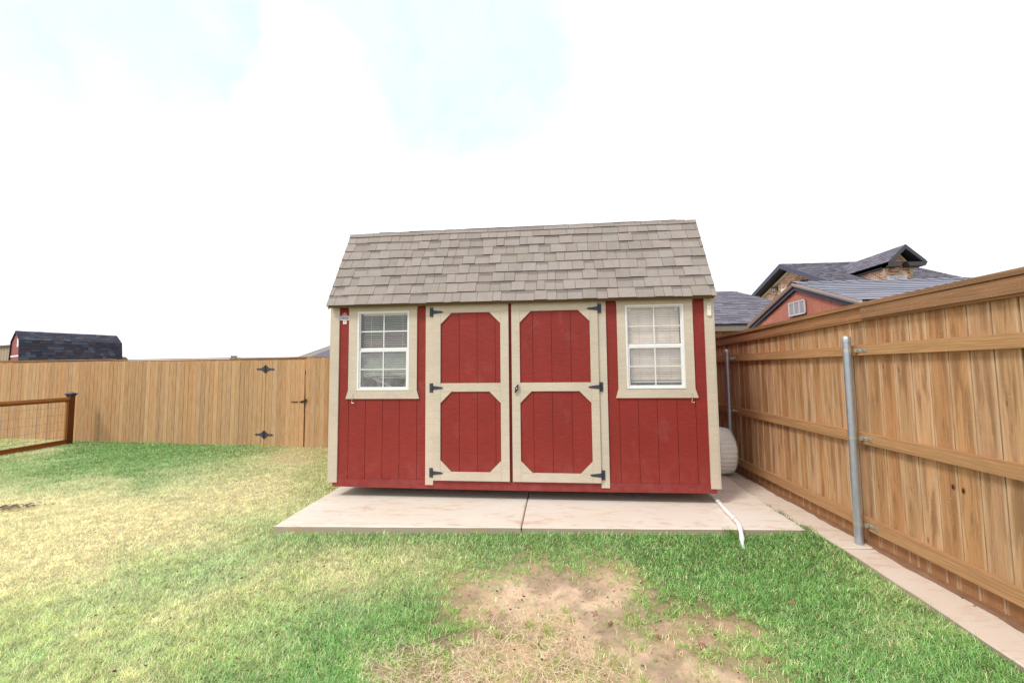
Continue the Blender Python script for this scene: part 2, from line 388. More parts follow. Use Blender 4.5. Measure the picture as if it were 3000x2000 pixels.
def other_walls():
    prof = [(0.0, 0.25), (0.0, 2.40), (0.42, 3.33), (1.5, 3.70), (2.58, 3.33), (3.0, 2.40), (3.0, 0.25)]
    for u in (UW0, UW1 - 0.012):
        mb = MB(); mb.prism([(-x, z) for x, z in prof], S(u, -0.013, 0), SF, Z, SU, 0.012, RED)
        if u < 0:
            for k in range(14): mb.box(S(u - 0.008, -0.014 - k * 0.2125, 0.25), -SF, Z, SU, 0.206, 2.13, 0.008, vary(RED, .03), random.random())
        else:
            for k in range(14): mb.box(S(u + 0.012, -0.014 - k * 0.2125, 0.25), -SF, Z, SU, 0.206, 2.13, 0.008, vary(RED, .03), random.random())
        mb.build('side_wall', 'paint', SHED)
    mb = MB(); sbox(mb, UW0, UW1, 0.25, 2.4, -3.03, -3.015, RED); mb.build('back_wall', 'paint', SHED)
    mb = MB(); sbox(mb, UW0 + .02, UW1 - .02, 0.31, 0.33, -3.0, -0.02, rgb(150, 120, 90)); mb.build('floor_deck', 'plain', SHED)
    mb = MB()
    for i in range(14):      # rim joist in slightly bowed lengths
        a = -0.026 + i * 0.3138; b = a + 0.3138
        za = 0.203 - 0.010 * math.sin(math.pi * i / 14); zb = 0.203 - 0.010 * math.sin(math.pi * (i + 1) / 14)
        mb.face([S(a, 0.019, za), S(b, 0.019, zb), S(b, 0.019, 0.297), S(a, 0.019, 0.297)], [(a, za), (b, zb), (b, .297), (a, .297)], vary(rgb(164, 56, 54, .68), .02, .01))
        mb.face([S(a, 0.019, za), S(a, -0.02, za), S(b, -0.02, zb), S(b, 0.019, zb)], None, REDD)
        mb.face([S(a, 0.019, 0.297), S(b, 0.019, 0.297), S(b, 0.0, 0.2975), S(a, 0.0, 0.2975)], None, REDD)
    for u in (-0.026, 4.367): mb.face([S(u, 0.019, .203), S(u, -0.02, .203), S(u, -0.02, .297), S(u, .019, .297)], None, REDD)
    mb.build('rim_joist', 'paint', SHED)
    mb = MB(); mb.prism([(math.cos(t) * .020, math.sin(t) * .009) for t in (0, .7, 1.4, 2.1, 2.8, 3.5, 4.2, 4.9, 5.6)], S(1.50, .0195, .236), SU, Z, SF, .0012, rgb(120, 70, 48)); mb.prism([(-.006, -.005), (.006, -.003), (.004, .006), (-.005, .004)], S(1.50, .0208, .236), SU, Z, SF, .001, rgb(40, 28, 22)); mb.build('wood_knot', 'plain', SHED)
    for d in (-0.55, -1.5, -2.5):
        mb = MB(); sbox(mb, 0.02, 4.32, 0.10, 0.205, d - 0.09, d, rgb(120, 96, 66)); mb.build('skid', 'plain', SHED)
    mb = MB(); sbox(mb, -0.02, 4.36, 0.206, 0.30, -3.0, -0.03, rgb(90, 66, 48)); mb.build('floor_frame', 'plain', SHED)
other_walls()
def corner_trim():
    for a, b, o in ((-0.072, 0.030, -1), (4.304, 4.396, 1)):
        mb = MB(); sbox(mb, a, b, 0.252, 2.40, 0.012, 0.028, TAN, random.random())
        if o < 0: mb.box(S(a - 0.014, -0.075, 0.252), SF, Z, SU, 0.10, 2.12, 0.0135, vary(TAN, .02))
        else: mb.box(S(b + 0.0005, -0.075, 0.252), SF, Z, SU, 0.10, 2.12, 0.0145, vary(TAN, .02))
        mb.build('corner_trim', 'paint', SHED)
    for a, b in ((1.112, 1.2055), (3.131, 3.2225)):
        mb = MB(); sbox(mb, a, b, 0.242, 2.40, 0.0125, 0.030, vary(TAN, .02), random.random()); mb.build('door_jamb_trim', 'paint', SHED)
    mb = MB(); sbox(mb, 1.206, 3.1305, 2.347, 2.42, 0.0125, 0.026, rgb(140, 114, 80, .74)); mb.build('door_header', 'paint', SHED)  # header tinted brown, the eave's shade put into its colour
corner_trim()
def door(u0, u1, i0, i1, gro, hinge_left):
    dr = MB(); D0 = 0.022
    g = [u0 + .01] + gro + [u1 - .01]
    for a, b in zip(g[:-1], g[1:]):
        sbox(dr, a + 0.0023, b - 0.0023, 0.302, 2.335, D0 + 0.002, D0 + 0.010, vary(RED, .03, .01), random.random())
    sbox(dr, u0 + .01, u1 - .01, 0.303, 2.334, D0 - 0.008, D0 + 0.003, REDD)
    door_o = dr.build('door', 'paint', SHED)
    t0, t1 = D0 + 0.010, D0 + 0.026
    mb = MB()
    zs = (0.299, 0.398, 1.317, 1.415, 2.243, 2.340)
    sbox(mb, u0, i0, zs[0], zs[5], t0, t1, vary(TAN, .02, .005), .1); sbox(mb, i1, u1, zs[0], zs[5], t0, t1, vary(TAN, .02, .005), .7)
    for a, b in ((zs[0], zs[1]), (zs[2], zs[3]), (zs[4], zs[5])):
        sbox(mb, i0 + 0.0012, i1 - 0.0012, a, b, t0, t1 - 0.001, vary(TAN, .025, .006), random.random())
    c = 0.131
    for z, sgn in ((zs[4], -1), (zs[2], -1), (zs[1], 1)):
        zz = z + sgn * 0.0012
        sprism(mb, [(i0 + .0012, zz), (i0 + c, zz), (i0 + .0012, zz + sgn * c)], t0, t1 - 0.0015, vary(TAN, .025, .006))
        sprism(mb, [(i1 - .0012, zz), (i1 - c, zz), (i1 - .0012, zz + sgn * c)], t0, t1 - 0.0015, vary(TAN, .025, .006))
    fr = mb.build('door_frame', 'paint', SHED); fr.parent = door_o
    for zc in (2.254, 1.362, 0.384):
        mb = MB()
        if hinge_left: pu = (1.162, 1.201); tip = 1.326; st = 1.201
        else: pu = (3.135, 3.173); tip = 3.008; st = 3.135
        sbox(mb, pu[0], pu[1], zc - 0.053, zc + 0.053, 0.0305, 0.035, IRON)
        sg = 1 if hinge_left else -1
        sprism(mb, [(st, zc - 0.024), (st, zc + 0.024), (tip - sg * 0.016, zc + 0.010), (tip, zc + 0.004), (tip, zc - 0.004), (tip - sg * 0.016, zc - 0.010)], t1 + 0.001, t1 + 0.0055, IRON)
        mb.tube([S(st, t1 + 0.004, zc - 0.052), S(st, t1 + 0.004, zc + 0.052)], 0.0065, 8, rgb(50, 54, 66))
        for du, dz in ((0.012, 0.038), (0.012, -0.038), (0.026, 0.038), (0.026, -0.038)):
            mb.tube([S(pu[0] + du, 0.035, zc + dz), S(pu[0] + du, 0.0375, zc + dz)], 0.0042, 6, rgb(110, 112, 120))
        h = mb.build('hinge', 'iron', SHED); h.parent = door_o
    return door_o
dl = door(1.209, 2.104, 1.295, 2.008, [1.519, 1.731, 1.946], True)
dr_ = door(2.139, 3.128, 2.233, 3.038, [2.384, 2.6, 2.821], False)
mb = MB()
sprism(mb, [(2.170, 1.300), (2.186, 1.305), (2.205, 1.335), (2.212, 1.352), (2.210, 1.372), (2.218, 1.392), (2.208, 1.399), (2.194, 1.378), (2.180, 1.352), (2.178, 1.33)], 0.058, 0.075, rgb(30, 31, 34))
mb.tube([S(2.195, 0.048, 1.352), S(2.195, 0.060, 1.352)], 0.020, 12, rgb(36, 36, 40))
mb.tube([S(2.196, 0.075, 1.353), S(2.196, 0.079, 1.353)], 0.009, 10, rgb(190, 190, 190))
h = mb.build('handle', 'iron', SHED); h.parent = dr_

def window(w, idx):
    u0, u1, z0, z1 = w
    mb = MB()
    def ring(a0, a1, b0, b1, t, d0, d1, tint):
        sbox(mb, a0, a0 + t, b0, b1, d0, d1, tint); sbox(mb, a1 - t, a1, b0, b1, d0, d1, tint)
        sbox(mb, a0 + t, a1 - t, b0, b0 + t, d0, d1, tint); sbox(mb, a0 + t, a1 - t, b1 - t, b1, d0, d1, tint)
    ring(u0 + .001, u1 - .001, z0 + .001, z1 - .001, 0.019, -0.012, 0.030, WHITE)
    win = mb.build('window', 'plastic', SHED)
    zm = 1.822
    for (b0, b1, dd_, nm, t) in ((zm - 0.004, z1 - 0.020, 0.0, 'upper_sash', 0.012), (z0 + 0.020, zm - 0.006, 0.010, 'lower_sash', 0.021)):
        mb = MB(); a0, a1 = u0 + 0.0195, u1 - 0.0195
        ring(a0, a1, b0, b1, t, -0.010 + dd_, 0.008 + dd_, WHITE)
        if nm == 'upper_sash': sbox(mb, a0 + t, a1 - t, b0 + t, b0 + t + .012, -0.008, 0.006, WHITE)
        uc = (a0 + a1) / 2; zc = (b0 + t + b1 - t) / 2
        sbox(mb, uc - 0.0058, uc + 0.0058, b0 + t, b1 - t, -0.001 + dd_, 0.006 + dd_, WHITE)
        sbox(mb, a0 + t, uc - 0.0059, zc - 0.0058, zc + 0.0058, -0.001 + dd_, 0.0058 + dd_, WHITE)
        sbox(mb, uc + 0.0059, a1 - t, zc - 0.0058, zc + 0.0058, -0.001 + dd_, 0.0058 + dd_, WHITE)
        o = mb.build(nm, 'plastic', SHED); o.parent = win
        mb = MB(); mb.face([S(a0 + t, -0.003 + dd_, b0 + t), S(a1 - t, -0.003 + dd_, b0 + t), S(a1 - t, -0.003 + dd_, b1 - t), S(a0 + t, -0.003 + dd_, b1 - t)])
        o = mb.build('pane', 'glass' if nm == 'upper_sash' else 'screen', SHED); o.parent = win
    # blinds behind the glass
    mb = MB(); sp = 0.0232
    if idx == 0:
        zt, zb, col, n_open = z1 - 0.045, 1.545, rgb(222, 218, 200, .9), 1
        sbox(mb, u0 + 0.05, u1 - 0.045, z1 - 0.05, z1 - 0.024, -0.055, -0.025, rgb(205, 202, 192))
        z = zt - 0.02; k = 0
        while z > zb:
            sag = 0.006 * math.sin(k * 1.7); tilt = 0.0072 if z > 1.80 else 0.0105
            a, b = u0 + 0.052, u1 - 0.022
            mb.face([S(a, -0.042 + .008, z - tilt), S(b, -0.042 + .008, z - tilt + sag * .3), S(b, -0.042 - .008, z + tilt * .15 + sag * .3), S(a, -0.042 - .008, z + tilt * .15)], None, vary(col, .08, .02))
            z -= sp; k += 1
        for k in range(9):   # tangled bottom slats
            zz = 1.54 - k * 0.004; mb.face([S(u0 + .06, -0.045, zz), S(u1 - .03, -0.045, zz - .03 + .008 * k), S(u1 - .03, -0.03, zz - .042 + .008 * k), S(u0 + .06, -0.03, zz - .012)], None, vary(col, .1))
        for uu in (u0 + 0.15, u1 - 0.10): mb.tube([S(uu, -0.032, z1 - .05), S(uu, -0.032, 1.5)], 0.0016, 5, rgb(225, 222, 212))
    else:
        zt, zb, col = z1 - 0.03, 1.43, rgb(240, 220, 204, .95)
        z = zt; k = 0
        while z > zb:
            x0 = u0 + (0.022 if z > 2.06 else 0.030 + (2.06 - z) * 0.06); x1 = u1 - 0.034
            if z < 1.8: x0 = u0 + 0.055; x1 = u1 - .026
            g = 0.0108 if (k % 11) else 0.0095
            sl = 0.004 * math.sin(k * .9)
            mb.face([S(x0, -0.034, z - g), S(x1, -0.034, z - g + sl), S(x1, -0.040, z + g + sl), S(x0, -0.040, z + g)], None, vary(col, .05, .01))
            z -= sp; k += 1
        sbox(mb, u0 + .055, u1 - .03, 1.405, 1.422, -0.046, -0.03, rgb(225, 222, 212))
        for uu in (u0 + 0.16, u1 - 0.14): mb.tube([S(uu, -0.030, z1 - .03), S(uu, -0.030, 1.42)], 0.0014, 5, rgb(190, 185, 175))
        for uu in (u0 + .045, u1 - .08): sbox(mb, uu, uu + .028, z1 - .062, z1 - .036, -.03, -.026, rgb(245, 245, 245))
    o = mb.build('blind', 'plain', SHED); o.parent = win
    # tan casing: flared hood, side boards, flared sill
    mb = MB()
    e = 0.108 if idx == 0 else 0.095
    a, b = (0.155, 1.003) if idx == 0 else (3.345, 4.178)
    sprism(mb, [(a, 2.297), (b, 2.297), (b + 0.019, 2.405), (a - 0.019, 2.405)], 0.0125, 0.030, vary(TAN, .02, .005), .3)
    sbox(mb, a, u0 - .0005, 1.3315, 2.2965, 0.0125, 0.029, vary(TAN, .02, .005), .2); sbox(mb, u1 + .0005, b, 1.3315, 2.2965, 0.0125, 0.029, vary(TAN, .02, .005), .5)
    sprism(mb, [(a - 0.030, 1.236), (b + 0.030, 1.236), (b + 0.002, 1.331), (a - 0.002, 1.331)], 0.0125, 0.031, vary(TAN, .02, .005), .9)
    sbox(mb, u0, u1, 2.2872, 2.2965, 0.0125, 0.0285, vary(TAN, .02))
    o = mb.build('window_casing', 'paint', SHED); o.parent = win
    # wire hook below the sill
    hu = 0.212 if idx == 0 else 4.133; sg = 1
    mb = MB(); mb.tube([S(hu, 0.033, 1.283), S(hu, 0.045, 1.281), S(hu + .003, 0.046, 1.262), S(hu + .002, 0.045, 1.215), S(hu - .006, 0.043, 1.192), S(hu + .004, 0.044, 1.186), S(hu + .026, 0.046, 1.189)], 0.0030, 6, rgb(235, 228, 225))
    mb.tube([S(hu, 0.031, 1.284), S(hu, 0.036, 1.284)], 0.008, 8, rgb(210, 200, 190))
    o = mb.build('hook', 'metal', SHED); o.parent = win
for i, w in enumerate(WINS): window(w, i)

# maker's plate by the left window, as on the shed
mb = MB()
sbox(mb, 0.030, 0.149, 2.187, 2.238, 0.0125, 0.016, rgb(228, 228, 236))
arch = [(0.055, 2.2385), (0.123, 2.2385), (0.117, 2.256), (0.106, 2.270), (0.089, 2.279), (0.072, 2.270), (0.061, 2.256)]
sprism(mb, arch, 0.0125, 0.0155, rgb(232, 190, 184)); cx, cz = 0.089, 2.250
sprism(mb, [(cx + (x - cx) * .78, cz + (z - cz) * .78) for x, z in arch], 0.0156, 0.0165, rgb(190, 62, 54))
plate = mb.build('name_plate', 'plastic', SHED)
mb = MB(); sbox(mb, 0.070, 0.116, 2.141, 2.183, 0.0125, 0.0155, rgb(238, 230, 222)); sbox(mb, 0.084, 0.102, 2.157, 2.173, 0.0156, 0.0162, rgb(160, 180, 168)); mb.build('inspection_tag', 'plastic', SHED)
def text(body, u, z, size, d, tint, parent, name, sx=1.0):
    cu = bpy.data.curves.new(name, 'FONT'); cu.body = body; cu.align_x = 'CENTER'; cu.align_y = 'CENTER'; cu.size = size; cu.extrude = 0.0004; cu.offset = size * .012
    to = bpy.data.objects.new(name + '_src', cu); me0 = bpy.data.meshes.new_from_object(to)
    mb = MB()
    for p in me0.polygons:
        mb.face([S(u + me0.vertices[i].co.x * sx, d + me0.vertices[i].co.z, z + me0.vertices[i].co.y) for i in p.vertices], None, tint)
    bpy.data.objects.remove(to); bpy.data.curves.remove(cu); bpy.data.meshes.remove(me0)
    o = mb.build(name, 'plastic', SHED); o.parent = parent
text('DERKSEN', 0.0895, 2.212, 0.046, 0.0168, rgb(52, 60, 84), plate, 'lettering', 0.52)
text('30', 0.090, 2.252, 0.019, 0.0172, rgb(240, 214, 210), plate, 'number', 1.1)

# gambrel roof
def roof():
    E0 = S(0, 0.12, 2.362); EB = S(0, -0.45, 3.395); RG = S(0, -1.5, 3.775)
    lowv = (EB - E0); uppv = (RG - EB)
    u0, u1 = -0.088, 4.412
    prof = [(0.12, 2.362), (-0.45, 3.395), (-1.5, 3.775), (-2.55, 3.395), (-3.12, 2.362)]
    inn = [(-3.12 + .05, 2.345), (-2.53, 3.355), (-1.5, 3.735), (-0.47, 3.355), (0.10, 2.335)]
    mb = MB(); P = [(d, z) for d, z in prof + inn]
    # deck as strips so the section stays convex
    for (a, b), (c, d) in zip(zip(prof[:-1], prof[1:]), zip(inn[::-1][:-1], inn[::-1][1:])):
        q = [a, b, d, c]
        mb.prism([(x, z - 0.006) for x, z in q], S(u0 + 0.01, 0, 0), SF, Z, SU, u1 - u0 - 0.02, rgb(112, 90, 64, .7))  # deck tinted dark so its edge joins the painted eave shade
    roofo = mb.build('roof', 'paint', SHED)
    cols = [rgb(188, 175, 166, .67), rgb(184, 171, 162, .67), rgb(180, 168, 158, .67), rgb(186, 175, 167, .67), rgb(178, 166, 157, .67)]
    mb = MB()
    ln = lowv.length
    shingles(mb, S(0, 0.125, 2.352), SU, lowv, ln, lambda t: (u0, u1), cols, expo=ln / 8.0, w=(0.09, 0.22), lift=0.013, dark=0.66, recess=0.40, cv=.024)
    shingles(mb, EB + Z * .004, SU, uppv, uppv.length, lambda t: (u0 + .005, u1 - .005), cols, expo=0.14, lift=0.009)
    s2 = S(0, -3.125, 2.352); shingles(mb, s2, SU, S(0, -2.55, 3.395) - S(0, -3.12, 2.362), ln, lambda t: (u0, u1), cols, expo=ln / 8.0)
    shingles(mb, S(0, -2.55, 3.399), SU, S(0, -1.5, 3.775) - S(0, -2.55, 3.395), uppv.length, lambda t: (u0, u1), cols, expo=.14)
    o = mb.build('shingles', 'shingle', SHED); o.parent = roofo
    # bent cap course along the break, with nail heads
    mb = MB(); s = u0; dn = lowv.normalized(); up = uppv.normalized()
    n1 = SU.cross(dn); n1 = n1 if n1.z > 0 else -n1; n2 = SU.cross(up); n2 = n2 if n2.z > 0 else -n2
    while s < u1:
        e = min(s + random.uniform(0.24, 0.40), u1); c = vary(random.choice(cols), .06, .02); j = random.uniform(-.004, .004); hh = .013 + random.uniform(-.002, .002)
        A = [EB - dn * (0.050 + j) + n1 * hh, EB + n1 * hh + n2 * .004, EB + up * 0.05 + n2 * hh]
        for p, q in ((A[0], A[1]), (A[1], A[2])):
            mb.face([p + SU * s, p + SU * (e - .003), q + SU * (e - .003), q + SU * s], None, c)
        mb.face([A[0] - n1 * .011 + SU * s, A[0] - n1 * .011 + SU * (e - .003), A[0] + SU * (e - .003), A[0] + SU * s], None, (c[0] * .5, c[1] * .5, c[2] * .5, 1))  # drop edge darkened in colour, a painted shadow line
        for q in (s + .05, e - .06):
            p = EB - dn * .02 + n1 * (hh + .001) + SU * q; mb.box(p, SU, dn, n1, .006, .006, .003, rgb(80, 70, 64))
        s = e
    o = mb.build('cap_shingles', 'shingle', SHED); o.parent = roofo
    mb = MB()
    sbox(mb, u0 + .012, u1 - .012, 2.330, 2.352, 0.078, 0.098, rgb(120, 96, 64, .7))  # dark brown on both boards stands in for shade under the eave
    sbox(mb, UW0, UW1, 2.405, 2.425, -.01, 0.078, rgb(140, 116, 82, .7))
    for u in (u0 + .012, u1 - .030): pass
    o = mb.build('eave_board', 'paint', SHED); o.parent = roofo
    for (a, b) in ((u0 + .006, u0 + .022), (u1 - .022, u1 - .006)):
        mb = MB()
        for p, q in zip(prof[:-1], prof[1:]):
            mb.prism([(p[0], p[1] - .008), (q[0], q[1] - .008), (q[0], q[1] - .09), (p[0] - (0.03 if p[0] > 0 else -0.0), p[1] - .05)], S(a, 0, 0), SF, Z, SU, b - a, TAN)
        o = mb.build('rake_trim', 'paint', SHED); o.parent = roofo
roof()

# hanging on the right corner trim
mb = MB()
o_ = thing('remote_sensor', 'cream plastic thermometer unit with a slot at its top hanging on the shed corner trim', 'thermometer', S(4.353, .03, 2.14))
bl = [(4.332, 2.150), (4.338, 2.141), (4.366, 2.141), (4.373, 2.150), (4.373, 2.268), (4.366, 2.278), (4.338, 2.278), (4.332, 2.268)]
sprism(mb, bl, 0.029, 0.047, rgb(240, 236, 220)); mb.build('body', 'plastic', o_)
mb = MB(); sbox(mb, 4.340, 4.365, 2.262, 2.269, 0.0472, 0.0478, rgb(90, 80, 60)); mb.build('slot', 'plastic', o_)
mb = MB(); sbox(mb, 4.336, 4.369, 2.208, 2.2095, 0.0472, 0.0476, rgb(180, 176, 160)); sbox(mb, 4.346, 4.362, 2.209, 2.242, 0.0472, 0.0480, rgb(222, 218, 204)); mb.build('battery_lid', 'plastic', o_)
# pale folded frame seen through the left window
o_ = thing('folding_frame', 'pale wooden legs of a folded frame leaning inside the left window', 'folding stand', S(.58, -.3, .33))
def stick(n, p, q, r=.011):
    mb = MB(); P, Q = S(*p), S(*q); d = (Q - P); a = d.cross(SF).normalized(); mb.box(P - a * r, a, d, SF, 2 * r, d.length, .012, rgb(225, 215, 198)); mb.build(n, 'plain', o_)
stick('leg', (0.385, -.16, 1.56), (0.47, -.20, 1.34)); stick('leg', (0.36, -.13, 1.50), (0.70, -.17, 1.33)); stick('leg', (0.835, -.16, 1.50), (0.76, -.22, 1.34))
stick('crossbar', (0.46, -.145, 1.487), (0.86, -.145, 1.482), .012)
# ------------------------------------------------------------------ lawn and ground
LAWN = [(-11.87,8.43,'Y'),(-11.05,8.45,'S'),(-9.35,7.90,'G'),(-8.42,7.93,'G'),(-7.50,7.96,'G'),(-6.59,7.99,'G'),(-5.70,8.02,'G'),(-5.21,8.04,'X'),(-4.81,8.05,'X'),(-4.41,8.06,'Y'),(-9.36,6.85,'G'),(-8.14,6.89,'G'),(-6.94,6.94,'G'),(-5.75,6.98,'G'),(-5.13,7.01,'Y'),(-4.59,7.03,'S'),(-3.89,7.06,'Y'),(-8.46,6.09,'G'),(-7.60,6.12,'G'),(-6.53,6.17,'G'),(-5.83,6.20,'H'),(-5.13,6.23,'S'),(-4.30,6.27,'S'),(-3.48,6.30,'Y'),(-7.55,5.44,'S'),(-6.47,5.49,'S'),(-5.21,5.55,'S'),(-3.97,5.61,'S'),(-3.48,5.64,'S'),(-3.11,5.65,'Y'),(-6.22,4.47,'S'),(-5.71,4.49,'S'),(-5.04,4.53,'S'),(-4.27,4.57,'S'),(-3.51,4.61,'S'),(-3.01,4.64,'S'),(-2.71,4.66,'Y'),(-5.20,3.84,'S'),(-4.54,3.88,'S'),(-3.88,3.92,'S'),(-3.40,3.95,'S'),(-3.06,3.97,'Y'),(-2.80,3.98,'H'),(-2.46,3.87,'G'),(-2.09,3.89,'G'),(-1.68,3.92,'G'),(-1.27,3.94,'G'),(-0.86,3.97,'G'),(-0.46,3.99,'G'),(-0.06,4.01,'G'),(0.34,4.04,'G'),(0.74,4.06,'G'),(1.14,4.08,'G'),(1.53,4.11,'G'),(1.93,4.13,'G'),(2.36,4.16,'G'),(-4.41,3.27,'S'),(-3.85,3.30,'S'),(-3.37,3.33,'Y'),(-3.00,3.36,'H'),(-2.67,3.38,'H'),(-2.31,3.40,'Y'),(-1.84,3.43,'S'),(-1.48,3.45,'Y'),(-1.12,3.47,'S'),(-0.76,3.49,'Y'),(-0.37,3.52,'H'),(0.05,3.54,'X'),(0.41,3.57,'H'),(0.83,3.59,'G'),(1.35,3.62,'G'),(1.87,3.66,'G'),(2.31,3.68,'G'),(-3.87,2.91,'S'),(-3.48,2.93,'S'),(-3.08,2.96,'H'),(-2.69,2.98,'H'),(-2.31,3.01,'S'),(-1.92,3.03,'Y'),(-1.54,3.06,'S'),(-1.15,3.08,'Y'),(-0.84,3.10,'H'),(-0.55,3.12,'X'),(-0.30,3.14,'D'),(-0.02,3.16,'D'),(0.23,3.17,'D'),(0.48,3.19,'X'),(0.89,3.21,'G'),(1.35,3.24,'G'),(1.81,3.27,'G'),(2.27,3.30,'G'),(2.51,3.32,'Y'),(-3.44,2.60,'Y'),(-3.09,2.62,'H'),(-2.75,2.64,'Y'),(-2.37,2.67,'S'),(-2.00,2.69,'Y'),(-1.65,2.71,'Y'),(-1.31,2.74,'H'),(-0.97,2.76,'G'),(-0.66,2.78,'G'),(-0.44,2.80,'X'),(-0.19,2.81,'D'),(0.09,2.83,'D'),(0.37,2.85,'D'),(0.65,2.87,'G'),(0.98,2.89,'G'),(1.31,2.91,'G'),(1.64,2.93,'G'),(1.97,2.96,'G'),(2.32,2.98,'G'),(2.51,2.99,'Y'),(-3.21,2.42,'Y'),(-2.83,2.45,'S'),(-2.42,2.48,'Y'),(-2.02,2.50,'Y'),(-1.62,2.53,'H'),(-1.30,2.55,'G'),(-1.01,2.57,'G'),(-0.75,2.59,'G'),(-0.54,2.60,'X'),(-0.33,2.62,'T'),(-0.07,2.64,'T'),(0.19,2.65,'D'),(0.45,2.67,'D'),(0.68,2.69,'X'),(0.91,2.70,'X'),(1.17,2.72,'G'),(1.48,2.74,'G'),(1.78,2.76,'G'),(1.97,2.77,'S'),(2.19,2.79,'G'),(2.47,2.81,'Y'),(-2.91,2.21,'H'),(-2.56,2.23,'Y'),(-2.20,2.25,'H'),(-1.84,2.28,'Y'),(-1.55,2.30,'Y'),(-1.28,2.32,'G'),(-1.04,2.33,'G'),(-0.83,2.35,'T'),(-0.61,2.36,'T'),(-0.40,2.38,'T'),(-0.16,2.40,'T'),(0.08,2.41,'T'),(0.31,2.43,'X'),(0.50,2.44,'D'),(0.71,2.46,'D'),(0.92,2.47,'X'),(1.11,2.48,'Y'),(1.32,2.50,'G'),(1.59,2.52,'G'),(1.89,2.54,'G'),(2.17,2.56,'G'),(2.40,2.57,'G'),(-2.68,2.04,'Y'),(-2.36,2.06,'Y'),(-2.07,2.08,'S'),(-1.80,2.10,'Y'),(-1.52,2.12,'G'),(-1.25,2.14,'G'),(-1.05,2.15,'G'),(-0.87,2.17,'T'),(-0.70,2.18,'M'),(-0.50,2.19,'T'),(-0.28,2.21,'T'),(-0.06,2.22,'T'),(0.18,2.24,'T'),(0.37,2.25,'T'),(0.57,2.27,'D'),(0.80,2.28,'D'),(0.98,2.30,'D'),(1.13,2.31,'G'),(1.36,2.32,'G'),(1.68,2.35,'G'),(2.00,2.37,'G'),(2.28,2.39,'G'),(-13.00,9.20,'Y'),(-12.00,6.00,'Y'),(-8.00,3.00,'Y'),(-6,2,'Y'),(5,1,'G'),(0,0.5,'T'),(-2,.7,'G')]
LP = np.array([(x, y) for x, y, c in LAWN]); LCn = [c for x, y, c in LAWN]
QP = np.stack([LP[:, 0] / (LP[:, 1] + .35), 2.0 / (LP[:, 1] + .35)], 1)
#            blade colour        density straw  soil colour
KIND = {'G': ((124, 170, 96), 1.00, 0.05, (88, 98, 56)), 'H': ((168, 196, 140), 1.00, 0.10, (138, 140, 96)), 'Y': ((190, 198, 138), 1.00, 0.14, (152, 144, 98)),
        'S': ((228, 218, 182), 1.00, 0.22, (196, 182, 136)), 'X': ((138, 172, 78), 0.22, 0.22, (218, 180, 150)), 'D': ((130, 165, 80), 0.015, 0.05, (236, 205, 174)),
        'T': ((156, 176, 90), 0.22, 1.0, (222, 190, 154)), 'M': ((140, 150, 90), 0.06, 0.5, (140, 108, 86))}
KC = np.array([[lin(v) for v in KIND[c][0]] for c in LCn]); KD = np.array([KIND[c][1] for c in LCn]); KS = np.array([KIND[c][2] for c in LCn]); KG = np.array([[lin(v) for v in KIND[c][3]] for c in LCn])
_tab = rng.random((64, 64))
def vnoise(x, y, s=1.0):
    x = np.asarray(x) * s + 500.0; y = np.asarray(y) * s + 500.0
    i = np.floor(x).astype(int); j = np.floor(y).astype(int); fx = x - i; fy = y - j
    fx = fx * fx * (3 - 2 * fx); fy = fy * fy * (3 - 2 * fy)
    g = lambda a, b: _tab[a % 64, b % 64]
    return (g(i, j) * (1 - fx) + g(i + 1, j) * fx) * (1 - fy) + (g(i, j + 1) * (1 - fx) + g(i + 1, j + 1) * fx) * fy
def fbm(x, y, s, o=4):
    a = 0; k = .5; t = 0
    for _ in range(o): a = a + k * vnoise(x, y, s); t += k; s *= 2.03; k *= .55
    return a / t
def field(x, y):
    """blade colour, blade density, straw, soil colour at world positions"""
    x = np.asarray(x, float); y = np.maximum(np.asarray(y, float), 0.3); n = len(x)
    wx = (fbm(x, y, 1.6) - .5) * .9 + (fbm(x + 9, y, 9, 3) - .5) * .18; wy = (fbm(x + 40, y + 7, 1.6) - .5) * .8 + (fbm(x, y + 21, 9, 3) - .5) * .18
    px, py = x + wx * (0.35 + y * .14), y + wy * (0.35 + y * .14)
    px, py = px, np.maximum(py, .3)
    q = np.stack([px / (py + .35), 2.0 / (py + .35)], 1)
    C = np.zeros((n, 3)); D = np.zeros(n); T = np.zeros(n); Gc = np.zeros((n, 3))
    for a in range(0, n, 20000):
        b = min(n, a + 20000)
        d2 = ((q[a:b, None, :] - QP[None]) ** 2 * np.array([1.0, 1.5])).sum(2)
        w = np.exp(-d2 / (2 * .040 ** 2)) + 1e-9 / (d2 + 1e-3)
        w /= w.sum(1, keepdims=True)
        C[a:b] = w @ KC; D[a:b] = w @ KD; T[a:b] = w @ KS; Gc[a:b] = w @ KG
    return C, D, T, Gc
def field_pick(x, y):
    C, D, T, Gc = field(x, y)
    j = .16 + .04 * y
    C2 = field(x + rng.normal(0, 1, len(x)) * j, y + rng.normal(0, 1, len(x)) * j)[0]
    return C * .45 + C2 * .55, D, T, Gc
def ground_h(x, y):
    h = (fbm(x, y, 1.3, 3) - .5) * .035 + (fbm(x + 5, y, 7, 2) - .5) * .012
    near = np.clip((4.05 - y) / .5, 0, 1) + np.clip((np.abs(x + .2) - 2.6) / .4, 0, 1) + np.clip((y - 8) * 3, 0, 1)
    h = h * np.clip(near, 0, 1) - .004
    far = np.clip((np.hypot(x, y) - 12) / 6, 0, 1)
    h = h + (.012 + .020 * np.clip((x + 2.3) / 3, 0, 1)) * np.clip(1 - np.abs(y - 4.05) / .55, 0, 1) * (np.abs(x) < 3.2)
    h = h + .030 * np.clip((x - 1.9) / .4, 0, 1) * (y < 4.3) * (x < 2.6)
    return h * (1 - far)
